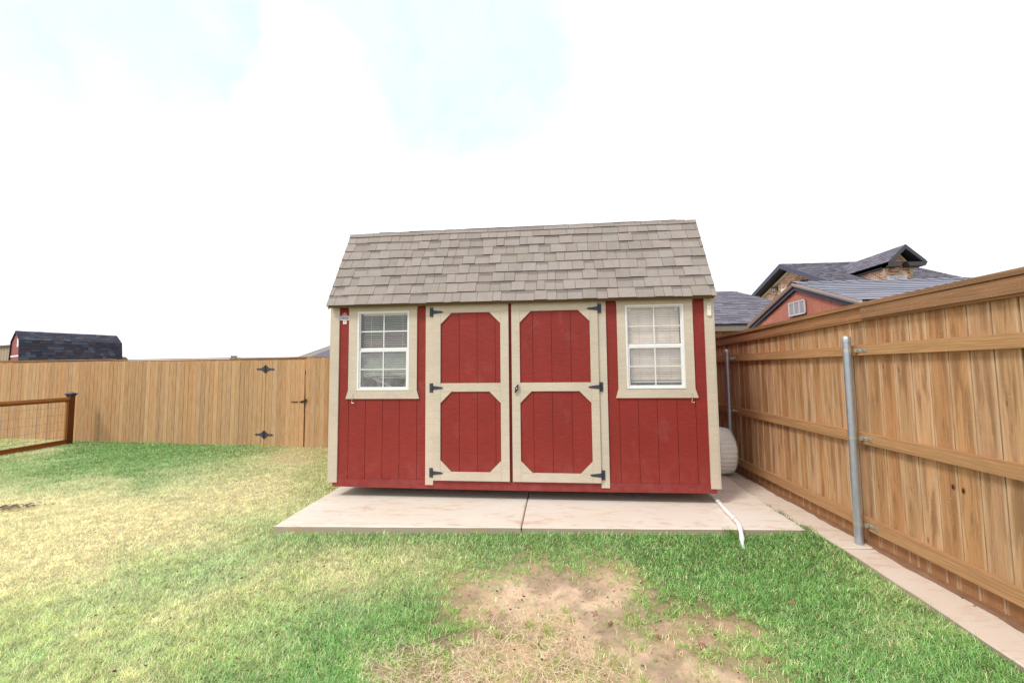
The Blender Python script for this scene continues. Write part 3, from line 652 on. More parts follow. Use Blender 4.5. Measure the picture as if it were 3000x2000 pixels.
def axis(lo, hi, steps):
    out = [];
    for a, b, s in steps: out += list(np.arange(a, b - 1e-9, s))
    return np.array(sorted(set(np.round(out + [hi], 4))))
gx = axis(-900, 900, [(-900, -100, 200), (-100, -20, 16), (-20, -13, 1), (-13, -5, .09), (-5, -1.2, .06), (-1.2, 2, .022), (2, 3.4, .06), (3.4, 20, 2), (20, 100, 16), (100, 900, 200)])
gy = axis(-900, 900, [(-900, -100, 200), (-100, -12, 22), (-12, 0, 1.2), (0, 1.6, .2), (1.6, 3.6, .022), (3.6, 10, .07), (10, 30, 1.6), (30, 110, 16), (110, 900, 158)])
GX, GY = np.meshgrid(gx, gy); sx = GX.ravel(); sy = GY.ravel()
C_, D_, T_, Gc_ = field(sx, sy)
hz = ground_h(sx, sy)
dirt = np.clip(1 - D_ * 1.3, 0, 1) * (np.hypot(sx, sy) < 12)
hz = hz + dirt * ((fbm(sx, sy, 9, 4) - .5) * .045 + (fbm(sx + 3, sy, 38, 2) - .5) * .012) - dirt * .004
me = bpy.data.meshes.new('ground'); nx, ny = len(gx), len(gy)
idx = np.arange(nx * ny).reshape(ny, nx)
fa = np.stack([idx[:-1, :-1], idx[:-1, 1:], idx[1:, 1:], idx[1:, :-1]], -1).reshape(-1, 4)
me.vertices.add(nx * ny); me.vertices.foreach_set('co', np.stack([sx, sy, hz], 1).ravel())
me.loops.add(fa.size); me.loops.foreach_set('vertex_index', fa.ravel().astype(np.int32))
me.polygons.add(len(fa)); me.polygons.foreach_set('loop_start', np.arange(0, fa.size, 4, dtype=np.int32)); me.polygons.foreach_set('loop_total', np.full(len(fa), 4, dtype=np.int32))
me.polygons.foreach_set('use_smooth', np.ones(len(fa), bool)); me.update(calc_edges=True)
at = me.attributes.new('tint', 'FLOAT_COLOR', 'POINT')
gc = Gc_ * .84; n_ = fbm(sx, sy, 3.1, 4); gc = gc * (0.86 + .28 * n_)[:, None]
wet = np.clip((fbm(sx + 11, sy + 3, 4.5, 4) - .54) * 7, 0, 1) * dirt
gc = gc * (1 - .38 * wet)[:, None]
at.data.foreach_set('color', np.concatenate([gc, np.ones((len(gc), 1))], 1).ravel())
me.materials.append(M['soil']); go = bpy.data.objects.new('ground', me); COL.objects.link(go); go['kind'] = 'structure'

def inside_slab(x, y):
    fy = 3.971 + (x + 2.662) * (0.196 / 4.953)
    return ((x > -2.70) & (x < 2.36) & (y > fy - .012) & (y < 8.0)) | ((x > np.where(y > 2.9, 2.385 + (y - 2.9) * .012, 2.37 - (2.9 - y) * .10)) & (y < 8.3))
def scatter_xy(n, y0, y1, pw):
    u = rng.random(n); a = 1 - pw
    y = ((y0 ** a) + u * (y1 ** a - y0 ** a)) ** (1 / a)
    x = -1.42 * y - .4 + rng.random(n) * (np.minimum(2.5, 1.3 * y + .3) + 1.42 * y + .4)
    return x, y
def blade_mesh(name, x, y, z, th, lean, ln, w, col, two, mat='grass'):
    n = len(x); dx, dy = np.cos(th), np.sin(th); px, py = -dy, dx
    # width direction turned a little at random so blades are never all edge-on
    l1 = ln * .55; l2 = ln * .5
    mxd = np.sin(lean) * l1; mz = np.cos(lean) * l1; lean2 = np.minimum(lean + .55, 1.5); txd = mxd + np.sin(lean2) * l2; tz = mz + np.cos(lean2) * l2
    b0 = np.stack([x - px * w / 2, y - py * w / 2, z], 1); b1 = np.stack([x + px * w / 2, y + py * w / 2, z], 1)
    cx, cy = x + dx * mxd, y + dy * mxd
    t = np.stack([x + dx * txd, y + dy * txd, z + tz], 1)
    if two:
        m0 = np.stack([cx - px * w * .42, cy - py * w * .42, z + mz], 1); m1 = np.stack([cx + px * w * .42, cy + py * w * .42, z + mz], 1)
        V = np.stack([b0, b1, m1, m0, t], 1).reshape(-1, 3); k = 5
        base = (np.arange(n) * 5)[:, None]
        loops = np.concatenate([base + np.array([0, 1, 2, 3]), base + np.array([3, 2, 4])], 1).ravel()
        tot = np.tile([4, 3], n)
    else:
        V = np.stack([b0, b1, t], 1).reshape(-1, 3); k = 3
        loops = np.arange(n * 3); tot = np.full(n, 3)
    me = bpy.data.meshes.new(name); me.vertices.add(len(V)); me.vertices.foreach_set('co', V.astype(np.float32).ravel())
    me.loops.add(len(loops)); me.loops.foreach_set('vertex_index', loops.astype(np.int32))
    st = np.concatenate([[0], np.cumsum(tot)[:-1]]); me.polygons.add(len(tot))
    me.polygons.foreach_set('loop_start', st.astype(np.int32)); me.polygons.foreach_set('loop_total', tot.astype(np.int32)); me.update(calc_edges=True)
    at = me.attributes.new('tint', 'FLOAT_COLOR', 'POINT')
    cc = np.repeat(np.concatenate([col, np.ones((n, 1))], 1), k, axis=0); at.data.foreach_set('color', cc.astype(np.float32).ravel())
    me.materials.append(M[mat]); return me
def join_grass(parts, name):
    pass
BK = 1.32
def make_grass(n, y0, y1, pw, name, two, lsc):
    x, y = scatter_xy(n, y0, y1, pw)
    C, D, T, Gc = field_pick(x, y)
    clump = fbm(x + 2, y + 5, 16, 3)
    keep = (rng.random(n) < np.where(D > .8, .55 + .9 * clump, D * (0.15 + 2.2 * np.clip(clump * 2 - .72, 0, 1)))) & ~inside_slab(x, y)
    x, y, C, D, T, clump = x[keep], y[keep], C[keep], D[keep], T[keep], clump[keep]; n = len(x)
    big = fbm(x, y, 1.1, 4)
    gr = np.array([lin(88), lin(146), lin(66)]); st = np.array([lin(238), lin(224), lin(184)]); lm = np.array([lin(150), lin(186), lin(74)]); bl = np.array([lin(120), lin(182), lin(124)])
    r = rng.random((n, 1)); k = rng.random((n, 1))
    fine = fbm(x + 31, y + 17, 34, 2)[:, None]
    col = C * (0.66 + .72 * k)
    dryness = (0.06 + .30 * np.clip(T * 2, 0, 1) + .16 * (big[:, None].ravel() - .5))[:, None]
    col = np.where(r < dryness, st * (0.7 + .4 * k), col)
    col = np.where((r > .74) & (r < .84), col * .4 + gr * .6, col)
    col = np.where((r > .84) & (r < .93), col * .6 + lm * .4, col)
    col = np.where(r > .95, col * .5 + bl * .5, col)
    col = col * (0.62 + .46 * clump[:, None] + .38 * fine) * BK
    edge = np.clip(1 - np.abs(y - (3.93 + (x + 2.66) * .04)) / .22, 0, 1) * (x > -2.7) * (x < 2.4)
    ln = (0.020 + .022 * rng.random(n)) * lsc * (1 + .6 * clump * (C[:, 0] < .2)) * (1 + .9 * edge * rng.random(n)) * (.7 + .7 * fine.ravel())
    fence_e = np.clip((x - 1.4) / .6, 0, 1) * (y < 3.6); ln = ln * (1 + .25 * fence_e)
    lean = .35 + 1.0 * rng.random(n) + .15 * (T > .2) ; lean = np.minimum(lean, 1.42)
    w = (.0021 + .0012 * rng.random(n)) * (1 + np.clip(y - 3, 0, 8) * .26)
    z = ground_h(x, y) - .002 + clump * .004
    me = blade_mesh(name, x, y, z, rng.random(n) * 6.283, lean, ln, w, col, two)
    o = bpy.data.objects.new(name, me); COL.objects.link(o); return o
g1 = make_grass(430000, 1.55, 4.3, 1.15, 'near_lawn_grass', True, 1.0); tag(g1, 'short green and yellowing lawn grass in the front of the yard', 'grass', kind='stuff')
g2 = make_grass(400000, 4.3, 9.6, 1.3, 'far_lawn_grass', False, 1.25); tag(g2, 'short lawn grass, green by the back fence and straw-coloured beyond the slab', 'grass', kind='stuff')
def strands(n, name, sel, zlo, zhi, lr, col):
    x, y = scatter_xy(n, 1.6, 8.6, 1.6); C, D, T, Gc = field(x, y)
    p = sel(x, y, T, D); k = (rng.random(n) < p) & ~inside_slab(x, y); x, y = x[k], y[k]; n = len(x)
    ln = lr[0] + (lr[1] - lr[0]) * rng.random(n) ** 2
    c = np.array([lin(v) for v in col]) * (0.65 + .55 * rng.random((n, 1)))
    z = ground_h(x, y) + zlo + (zhi - zlo) * rng.random(n)
    me = blade_mesh(name, x, y, z, rng.random(n) * 6.283, 1.25 + .3 * rng.random(n), ln, .0022 + .0016 * rng.random(n) + np.clip(y - 3, 0, 6) * .0006, c, True)
    o = bpy.data.objects.new(name, me); COL.objects.link(o); return o
o = strands(72000, 'dry_straw', lambda x, y, T, D: np.clip((T - .30) * 1.6, 0, 1) * (.25 + .9 * (fbm(x, y, 5, 3) > .45)), .002, .035, (.03, .12), (244, 224, 196)); tag(o, 'dry pale straw lying over the bare patch in the foreground', 'straw', kind='stuff')
o = strands(16000, 'loose_stems', lambda x, y, T, D: .022 + .25 * (np.abs(y - 3.85) < .12) * (np.abs(x) < 2.5), .012, .032, (.03, .11), (226, 206, 150)); tag(o, 'scattered dry stems lying on the green lawn', 'dry grass', kind='stuff')

def lump(mb, c, r, tint, flat=.6):
    bm = bmesh.new(); bmesh.ops.create_icosphere(bm, subdivisions=1 if r < .012 else 2, radius=1)
    sx_, sy_, sz_ = (random.uniform(.7, 1.3) for _ in range(3)); a = random.uniform(0, 6.28); se = random.uniform(0, 50)
    for f in bm.faces:
        pts = []
        for v in f.verts:
            p = v.co; k = 1 + .35 * math.sin(p.x * 3 + se) * math.cos(p.y * 4 + se * 2) + .15 * math.sin(p.z * 7 + se + p.x * 5)
            q = Vector((p.x * sx_ * k, p.y * sy_ * k, p.z * sz_ * k * flat)) * r
            pts.append(Vector(c) + Vector((q.x * math.cos(a) - q.y * math.sin(a), q.x * math.sin(a) + q.y * math.cos(a), q.z)))
        mb.face(pts, None, tint)
    bm.free()
def gh(x, y): return float(ground_h(np.array([x]), np.array([y]))[0])
mb = MB(); nC = 0
while nC < 900:
    x = random.uniform(-1.3, 1.9); y = random.uniform(1.7, 3.5)
    C, D, T, Gc = field([x], [y])
    if random.random() < (1 - D[0]) * (.2 + 1.2 * max(0, float(fbm(np.array([x + 3]), np.array([y]), 4, 3)[0]) * 2 - .9)):
        lump(mb, (x, y, gh(x, y) + .002), random.uniform(.002, .008), vary(rgb(200, 156, 128, .76), .22, .05)); nC += 1
    elif random.random() < .002: nC += 1
o = mb.build('soil_crumbs', 'soil'); tag(o, 'small brown crumbs of dry soil over the bare patch', 'soil', kind='stuff')
clods = [(.62, 2.62, .020, 'largest brown clod of earth, in the middle of the bare dirt patch'), (.84, 2.56, .017, 'brown clod of earth just right of the largest one on the dirt patch'),
 (.36, 2.74, .013, 'small brown clod near the upper left rim of the bare dirt patch'), (1.14, 2.45, .016, 'brown clod where the bare dirt meets the grass on its right'),
 (.70, 2.12, .018, 'brown clod half buried in dry straw, lowest of the clods'), (-.20, 2.98, .010, 'tiny clod on the grass left of the bare dirt patch'),
 (1.60, 3.05, .016, 'brown clod on the green grass well right of the bare patch'), (1.34, 3.30, .013, 'small clod on the grass between the dirt patch and the pipe'),
 (2.02, 2.62, .013, 'small clod on the grass near the kerb at the right'), (-1.5, 3.0, .010, 'tiny clod on the lawn in front of the left half of the slab')]
for i, (x, y, r, lb) in enumerate(clods):
    mb = MB(); lump(mb, (x, y, gh(x, y) + r * .35), r, vary(rgb(176, 130, 106, .68), .15, .04), .7)
    o = mb.build('dirt_clod', 'soil'); tag(o, lb, 'dirt clod', 'clods of earth scattered in the foreground')
mb = MB(); lump(mb, (2.30, 4.06, .03), .030, rgb(214, 188, 160, .7), .7); tag(mb.build('stone', 'soil'), 'pale stone in the grass at the right front corner of the slab', 'stone')
# dark mulch heap at the left
mb = MB()
for _ in range(170):
    t = random.gauss(0, 1); x = -6.25 + t * .17; y = 4.47 + random.gauss(0, .045) + t * .06
    lump(mb, (x, y, .036 + random.uniform(0, .012)), random.uniform(.006, .014), vary(rgb(170, 142, 126, .66), .3, .05), .5)
o = mb.build('mulch', 'soil'); tag(o, 'thin patch of brown mulch on the straw-coloured lawn at the left', 'mulch', kind='stuff')

# ------------------------------------------------------------------ concrete slab and kerb strip
CON = rgb(232, 222, 208, .90)
def poly_slab(mb, pts, z0, z1, tint, ch=.008):
    n = len(pts); c = Vector((sum(p[0] for p in pts) / n, sum(p[1] for p in pts) / n, 0))
    P = [Vector((p[0], p[1], 0)) for p in pts]; I = [p + (c - p).normalized() * ch * 1.4 for p in P]
    mb.face([Vector((p.x, p.y, z1)) for p in I], None, tint)
    for i in range(n):
        j = (i + 1) % n
        mb.face([(P[i].x, P[i].y, z1 - ch), (P[j].x, P[j].y, z1 - ch), (I[j].x, I[j].y, z1), (I[i].x, I[i].y, z1)], None, tint)
        mb.face([(P[i].x, P[i].y, z0), (P[j].x, P[j].y, z0), (P[j].x, P[j].y, z1 - ch), (P[i].x, P[i].y, z1 - ch)], None, rgb(196, 178, 160, .74))
mb = MB()
def edge(a, b, n, amp):
    out = []
    for i in range(n):
        t = i / n; out.append((a[0] + (b[0] - a[0]) * t + random.uniform(-amp, amp), a[1] + (b[1] - a[1]) * t + random.uniform(-amp, amp)))
    return out
poly_slab(mb, edge((-2.662, 3.971), (-.276, 4.066), 14, .004) + edge((-.276, 4.066), (-.20, 7.95), 2, .002) + edge((-.20, 7.95), (-2.80, 7.90), 2, .001) + edge((-2.80, 7.90), (-2.662, 3.971), 12, .004), -.08, .081, CON)
poly_slab(mb, edge((-.266, 4.067), (2.332, 4.168), 14, .004) + [(2.334, 4.170), (2.337, 4.45), (2.342, 4.75), (2.37, 5.2), (2.40, 5.7), (2.43, 6.1), (2.47, 7.95), (-.190, 7.95)], -.08, .080, vary(CON, .01))
mb.face([(-.285, 4.075, .070), (-.255, 4.075, .070), (-.185, 7.9, .070), (-.215, 7.9, .070)], None, rgb(150, 124, 100, .7))
o = mb.build('concrete_slab', 'concrete'); o['kind'] = 'structure'
mb = MB()
CON = rgb(230, 215, 200, .86)
poly_slab(mb, [(2.400, 3.806)] + edge((2.400, 3.85), (2.398, 4.14), 4, .003) + [(2.352, 4.26), (2.350, 4.45), (2.356, 4.75), (2.385, 5.2), (2.415, 5.7), (2.445, 6.1), (2.485, 8.2), (2.74, 8.2), (2.735, 6.0), (2.69, 5.0), (2.66, 4.2), (2.655, 3.81)], -.08, .070, CON)
poly_slab(mb, edge((2.24, .8), (2.375, 2.87), 8, .006) + edge((2.375, 2.87), (2.405, 3.799), 5, .006) + [(2.408, 3.800), (2.655, 3.800), (2.645, 3.2), (2.66, 2.6), (2.63, 1.8), (2.62, .8)], -.08, .066, vary(CON, .02))
o = mb.build('concrete_kerb', 'concrete'); o['kind'] = 'structure'
mb = MB()
pts = [(2.60, .7), (2.85, .7), (2.85, 8.3), (2.60, 8.3)]
for i in range(60):
    y0 = .7 + i * .126; y1 = y0 + .1261
    f = lambda y: (2.60, y, .030), 
    zz = lambda y, k: (.060, .076, .090)[k] + .008 * math.sin(y * 5.1 + k) * math.sin(y * 12.3 + k)
    for a, b, k in ((2.625, 2.665, 0), (2.665, 2.80, 1)):
        mb.face([(a, y0, zz(y0, k)), (b, y0, zz(y0, k + 1)), (b, y1, zz(y1, k + 1)), (a, y1, zz(y1, k))], None, rgb(176, 134, 104, .6))
o = mb.build('soil_edge', 'soil'); o['kind'] = 'structure'
mb = MB()
for _ in range(420):
    y = random.uniform(2.2, 6.9); x = 2.66 + random.gauss(0, .02)
    lump(mb, (min(x, 2.70), y, .060 + random.uniform(0, .006)), random.uniform(.003, .008), vary(rgb(150, 110, 84, .6), .3, .05), .5)
o = mb.build('leaf_litter', 'soil'); tag(o, 'line of brown litter and soil along the foot of the tall right fence', 'litter', kind='stuff')
# weeds in the joints
xs, ys = [], []
for cx, cy, s, n in ((2.352, 4.62, .03, 150), (2.345, 4.45, .015, 50), (2.35, 4.22, .03, 220), (1.64, 4.09, .03, 160), (2.35, 4.85, .01, 30), (2.62, 6.7, .05, 120)):
    xs += list(rng.normal(cx, s, n)); ys += list(rng.normal(cy, s * 1.6, n))
n = len(xs); xs = np.array(xs); ys = np.array(ys)
me = blade_mesh('joint_weeds', xs, ys, np.full(n, .062), rng.random(n) * 6.28, .2 + rng.random(n), .02 + .035 * rng.random(n), np.full(n, .003), np.array([[lin(120), lin(150), lin(70)]]) * (.6 + .8 * rng.random((n, 1))), True)
o = bpy.data.objects.new('joint_weeds', me); COL.objects.link(o); tag(o, 'small weeds growing in the joint between slab and kerb', 'weeds', kind='stuff')

# upright lime-green tufts in the straw and dirt
xs, ys, ls = [], [], []
for _ in range(90):
    cx, cy = random.uniform(-1.0, 1.9), random.uniform(1.75, 2.95)
    C, D, T, Gc = field([cx], [cy])
    if D[0] > .6 or random.random() > T[0] * 1.4: continue
    n = random.randint(15, 90); s = random.uniform(.008, .035); xs += list(rng.normal(cx, s, n)); ys += list(rng.normal(cy, s * 1.2, n)); ls += [random.uniform(.7, 1.5)] * n
n = len(xs); xs = np.array(xs); ys = np.array(ys); ls = np.array(ls); k = rng.random((n, 1))
me = blade_mesh('grass_tufts', xs, ys, ground_h(xs, ys), rng.random(n) * 6.28, .1 + .8 * rng.random(n), (.022 + .035 * rng.random(n)) * ls, np.full(n, .0028), np.where(k > .3, np.array([[lin(160), lin(192), lin(84)]]), np.array([[lin(222), lin(206), lin(150)]])) * (.6 + .7 * rng.random((n, 1))), True)
o = bpy.data.objects.new('grass_tufts', me); COL.objects.link(o); tag(o, 'upright lime-green tufts sprouting through the straw and bare dirt', 'grass tufts', kind='stuff')
# dark dead bits over the lawn
mb = MB()
for _ in range(420):
    y = 2.0 + 6.0 * random.random() ** 1.3; x = random.uniform(-1.2 * y, 2.2)
    if bool(inside_slab(np.array([x]), np.array([y]))[0]): continue
    lump(mb, (x, y, gh(x, y) + random.uniform(.012, .026)), random.uniform(.004, .009), vary(random.choice([rgb(112, 84, 66, .6), rgb(150, 110, 90, .6), rgb(90, 72, 58, .6)]), .3, .05), .45)
o = mb.build('leaf_bits', 'soil'); tag(o, 'small brown dead bits scattered over the lawn', 'leaf bits', kind='stuff')

# white drain pipe
mb = MB()
ctl = [(1.85, 5.30, .105), (1.849, 5.1, .104), (1.842, 4.93, .105), (1.818, 4.74, .104), (1.797, 4.57, .106), (1.787, 4.44, .103), (1.776, 4.32, .106), (1.755, 4.20, .108), (1.728, 4.10, .095), (1.695, 4.00, .065), (1.668, 3.93, .035), (1.65, 3.86, .004)]
P_ = [Vector(c) for c in ctl]; sm = []
for i in range(len(P_) - 1):
    p0, p1, p2, p3 = P_[max(i - 1, 0)], P_[i], P_[i + 1], P_[min(i + 2, len(P_) - 1)]
    for k in range(5):
        t = k / 5; sm.append(.5 * ((2 * p1) + (p2 - p0) * t + (2 * p0 - 5 * p1 + 4 * p2 - p3) * t * t + (3 * p1 - p0 - 3 * p2 + p3) * t ** 3))
rs = [.0205 + .0018 * math.sin(i * .7) - (.006 if i > len(sm) - 8 else 0) for i in range(len(sm))]
mb.tube(sm, rs, 12, rgb(240, 240, 238)); 
o = thing('drain_pipe', 'white flexible drain pipe running from under the shed across the slab into the grass', 'pipe', (1.85, 5.3, .08)); mb.build('pipe', 'plastic', o, smooth=True, weld=True)
for i in (13, 31):
    mb = MB(); d = (sm[i + 1] - sm[i]).normalized() * .006; mb.tube([sm[i] - d, sm[i] + d], .0232, 12, rgb(200, 202, 205)); mb.build('clamp', 'metal', o, smooth=False)

# white ribbed wheel cover standing behind the shed
o = thing('wheel_cover', 'white ribbed vinyl wheel cover standing between the shed and the tall fence', 'wheel cover', (2.40, 6.27, .08))
mb = MB(); N = 420; cy, cz, r0 = 6.27, .400, .322
prof = [(x - .075, r * .975) for x, r in ((2.335, .0), (2.335, .24), (2.345, .275), (2.37, .312), (2.40, .325), (2.47, .33), (2.54, .327), (2.585, .318), (2.600, .305), (2.604, .25), (2.604, .0))]
rings = []
for x, r in prof:
    ring = []
    for k in range(N):
        a = 2 * math.pi * k / N; rr = r * (1 + (.034 * (abs(math.sin(a * 15)) ** .6 - .7) + .008 * math.sin(a * 7 + x * 20)) * (1 if 2.28 < x < 2.52 else .2))
        ring.append(Vector((x + .004 * math.sin(a * 5), cy + rr * math.cos(a), max(.078, cz + rr * math.sin(a)))))
    rings.append(ring)
for i in range(len(rings) - 1):
    for k in range(N):
        j = (k + 1) % N; mb.face([rings[i][k], rings[i][j], rings[i + 1][j], rings[i + 1][k]], None, rgb(250, 250, 246, .96))
mb.build('cover', 'plastic', o, smooth=True, weld=True)
mb = MB(); ring = [Vector((2.526, cy + .304 * math.cos(2 * math.pi * k / 64), cz + .304 * math.sin(2 * math.pi * k / 64))) for k in range(65)]
mb.tube(ring, .0055, 6, rgb(200, 196, 186)); mb.build('piping', 'plastic', o, smooth=True)

# ------------------------------------------------------------------ tall fence on the right
FENCE = thing('board_fence', 'tall brown stained board fence with three rails and cap running along the right side', 'fence', (2.70, 4.5, .03))
cedar = [rgb(222, 174, 126, .80), rgb(212, 160, 110, .78), rgb(226, 180, 134, .80), rgb(206, 152, 104, .78), rgb(220, 174, 130, .80)]
mb = MB(); y = 1.0; ys_b = []
while y < 8.2:
    w = .1405 + random.uniform(-.0015, .0015); j = random.uniform(-.002, .003)
    mb.box((2.700 + j, y, .185), Y_, Z, X, w, 1.83, .016, vary(random.choice(cedar), .11, .03), random.random()); y += w + random.choice((.006, .008, .009, .012))
mb.build('pickets', 'fencewood', FENCE)
for ky, kz in ((3.118, .752), (3.048, .745)):
    kb = MB(); kb.prism([(math.cos(t) * .011, math.sin(t) * .019) for t in (0, .7, 1.4, 2.1, 2.8, 3.5, 4.2, 4.9, 5.6)], (2.699, ky, kz), Y_, Z, -X, .0025, rgb(120, 78, 46)); kb.prism([(math.cos(t) * .006, math.sin(t) * .011 - .003) for t in (0, .9, 1.8, 2.7, 3.6, 4.5, 5.4)], (2.6965, ky, kz), Y_, Z, -X, .0015, rgb(34, 24, 18)); kb.build('knot', 'plain', FENCE)
mb = MB(); y = 1.05
while y < 8.2:
    w = random.choice((.1405, .1405, .07, .1405, .10)); mb.box((2.704, y, .02), Y_, Z, X, w, .162, .014, vary(rgb(190, 138, 94, .72), .10, .02), random.random()); y += w + .005
mb.build('kick_boards', 'fencewood', FENCE)
mb = MB(); mb.box((2.722, .9, .01), Y_, Z, X, 7.4, 1.99, .004, rgb(46, 30, 20)); mb.build('gap_shade_sheet', 'plain', FENCE)  # added dark sheet, paints the shade in the gaps between pickets
railc = rgb(208, 160, 112, .76)
for z0, z1 in ((1.657, 1.746), (.908, .999), (.190, .284)):
    for y0, y1 in ((-.1, 3.776), (3.779, 8.25)):
        mb = MB(); mb.box((2.661, y0, z0), Z, Y_, X, z1 - z0, y1 - y0, .0385, vary(railc, .03), random.random()); mb.build('rail', 'rail', FENCE)
def dz(y): return -.05 * max(0, (y - 3.78)) / 3.3
for (a, b, k) in ((.9, 3.776, 0), (3.780, 8.25, 1)):
    mb = MB(); c = rgb(176, 132, 96, .76) if k == 0 else rgb(190, 138, 94, .76)
    z = 1.967; dirn = Vector((0, b - a, dz(b) - dz(a)))
    mb.box((2.660 - .012 * (1 - k), a, z + (.0 if k == 0 else .0)), Z, dirn, X, .094, dirn.length, .020, c, random.random()); mb.build('trim_board', 'oldrail', FENCE)
    mb = MB(); tl = .010 if k == 0 else 0
    mb.box((2.640, a, 2.064 + tl), X, dirn + Vector((0, 0, -tl)), Z, .14, dirn.length, .036, vary(c, .03), random.random()); mb.build('cap_board', 'oldrail', FENCE)
    mb = MB(); mb.box((2.664, a, 1.95), Z, dirn, X, .088, dirn.length, .030, c, .3); mb.build('rail', 'rail', FENCE)
for y in (1.44, 3.885, 6.345):
    mb = MB(); c = rgb(196, 206, 220, .82)
    mb.tube([(2.597, y, .03), (2.597, y, 1.800)], .0315, 20, c, False); post = mb.build('post', 'metal', FENCE, smooth=True)
    mb = MB(); mb.tube([(2.597, y, 1.776), (2.597, y, 1.802), (2.597, y, 1.818), (2.597, y, 1.828), (2.597, y, 1.831)], [.0345, .0345, .030, .018, .004], 20, rgb(214, 216, 216, .85)); o = mb.build('post_cap', 'metal', FENCE, smooth=False); o.parent = post
    for zc in (1.70, .955, .236):
        mb = MB(); cc = rgb(214, 212, 200, .85)
        mb.tube([(2.597, y, zc - .016), (2.597, y, zc + .016)], .0335, 16, cc)
        mb.box((2.622, y - .030, zc - .015), Y_, Z, X, -.012, .030, .036, cc)
        mb.box((2.6565, y - .135, zc - .016), Y_, Z, X, .118, .032, .0035, cc)
        mb.box((2.622, y - .040, zc - .016), X, Z, Y_, .038, .032, .004, cc)
        for dy in (-.105, -.05): mb.tube([(2.6565, y + dy, zc), (2.650, y + dy, zc)], .006, 6, rgb(150, 140, 128))
        o = mb.build('bracket', 'metal', FENCE); o.parent = post

# ------------------------------------------------------------------ back fence, gate, neighbour's fence
BA = R(-5.62); B0 = Vector((-4.627, 8.544, 0)); BU = Vector((math.cos(BA), math.sin(BA), 0)); BF = Vector((math.sin(BA), -math.cos(BA), 0))
def Bp(s, d, z): return B0 + BU * s + BF * d + Z * z
back = [rgb(210, 163, 114, .75), rgb(206, 158, 108, .75), rgb(214, 168, 118, .75), rgb(200, 154, 108, .74), rgb(206, 153, 100, .74), rgb(210, 168, 124, .75)]
def dog(mb, s, w, z0, z1, d, tint, rnd):
    c = .022
    mb.prism([(s, z0), (s + w, z0), (s + w, z1 - c), (s + w - c, z1), (s + c, z1), (s, z1 - c)], Bp(0, d, 0), BU, Z, BF, .016, tint, rnd)
BFE = thing('picket_fence', 'pale cedar dog-ear picket fence across the back of the yard', 'fence', Bp(-5, 0, 0))
mb = MB(); s = -13.0
while s < -1.49:
    w = .107 if random.random() > .05 else .075; w = min(w, -1.486 - s)
    if w < .03: break
    zt = 1.842 + .02 * math.sin(s * .8) + random.uniform(-.006, .006); zt += .02 * max(0, (-s - 6) / 6)
    dog(mb, s, w - .002, -.03, zt, random.uniform(0, .005), vary(random.choice(back), .11, .03), random.random()); s += w + random.choice((.003, .004, .006))
s = -.505
while s < 7.4:
    w = .110; dog(mb, s, w - .002, -.04, 1.866 + random.uniform(-.004, .004), random.uniform(0, .005), vary(random.choice(back), .08, .03), random.random()); s += w + random.choice((.001, .003))
mb.build('pickets', 'backwood', BFE)
for z in (.3, .95, 1.6):
    for a, b in ((-13, -1.5), (-.5, 7.4)):
        mb = MB(); mb.box(Bp(a, -.042, z), Z, BU, BF, .09, b - a, .038, railc); mb.build('rail', 'rail', BFE)
GATE = thing('fence_gate', 'cedar picket gate in the back fence with two black strap hinges and latch', 'gate', Bp(-1, 0, 0))
mb = MB(); s = -1.474; n = 0
ws = [.076, .082, .1095, .1095, .1095, .1095, .1095, .1095, .1095, .100][:9]
for w in ws:
    zb = -.055 if n > 0 else -.02
    dog(mb, s, w - .002, zb + (.01 if n == 7 else 0), 1.822 + random.uniform(-.003, .003), .003 + random.uniform(0, .004), vary(random.choice(back), .08, .03), random.random()); s += w + .002; n += 1
mb.build('pickets', 'backwood', GATE)
for z in (.25, 1.5): mb = MB(); mb.box(Bp(-1.45, -.038, z), Z, BU, BF, .09, .9, .038, railc); mb.build('rail', 'rail', GATE)
mb = MB(); mb.box(Bp(-1.50, -.10, -.03), BU, Z, BF, .075, 1.82, .06, rgb(225, 185, 130, .75)); mb.box(Bp(-.535, -.10, -.03), BU, Z, BF, .06, 1.80, .06, rgb(225, 185, 130, .75)); mb.build('gate_post', 'backwood', BFE)
for z in (1.636, .232):
    c = -1.487 if z > 1 else -1.478; half = [(0, .082), (.018, .082), (.055, .045), (.10, .022), (.15, .018), (.185, .022), (.205, .012), (.222, .003)]
    poly = [(c + x, z + y - x * .03) for x, y in half] + [(c + x, z - y - x * .03) for x, y in half[::-1]]
    poly2 = [(c - x - .002, z + y - x * .0) for x, y in half] + [(c - x - .002, z - y) for x, y in half[::-1]]
    hb = MB(); hb.prism(poly, Bp(0, .024, 0), BU, Z, BF, .004, rgb(56, 62, 78)); hb.prism(poly2[::-1], Bp(0, .024, 0), BU, Z, BF, .004, rgb(56, 62, 78))
    hb.tube([Bp(c, .030, z - .085), Bp(c, .030, z + .085)], .008, 8, rgb(40, 44, 56))
    for x in (.075, .155, -.075, -.155):
        yy = z - (x * .03 if x > 0 else 0); hb.prism([(c + x - .016, yy), (c + x, yy - .007), (c + x + .016, yy), (c + x, yy + .007)], Bp(0, .0282, 0), BU, Z, BF, .001, rgb(196, 156, 116, .7))
    hb.build('hinge', 'iron', GATE)
mb = MB(); k = rgb(36, 40, 38)
mb.box(Bp(-.835, .024, .925), BU, Z, BF, .16, .016, .010, k); mb.box(Bp(-.63, .022, .918), BU, Z, BF, .12, .026, .012, k); mb.prism([(-.53, .93), (-.50, .92), (-.47, .955), (-.465, .99), (-.49, .985), (-.52, .96)], Bp(0, .03, 0), BU, Z, BF, .02, k)
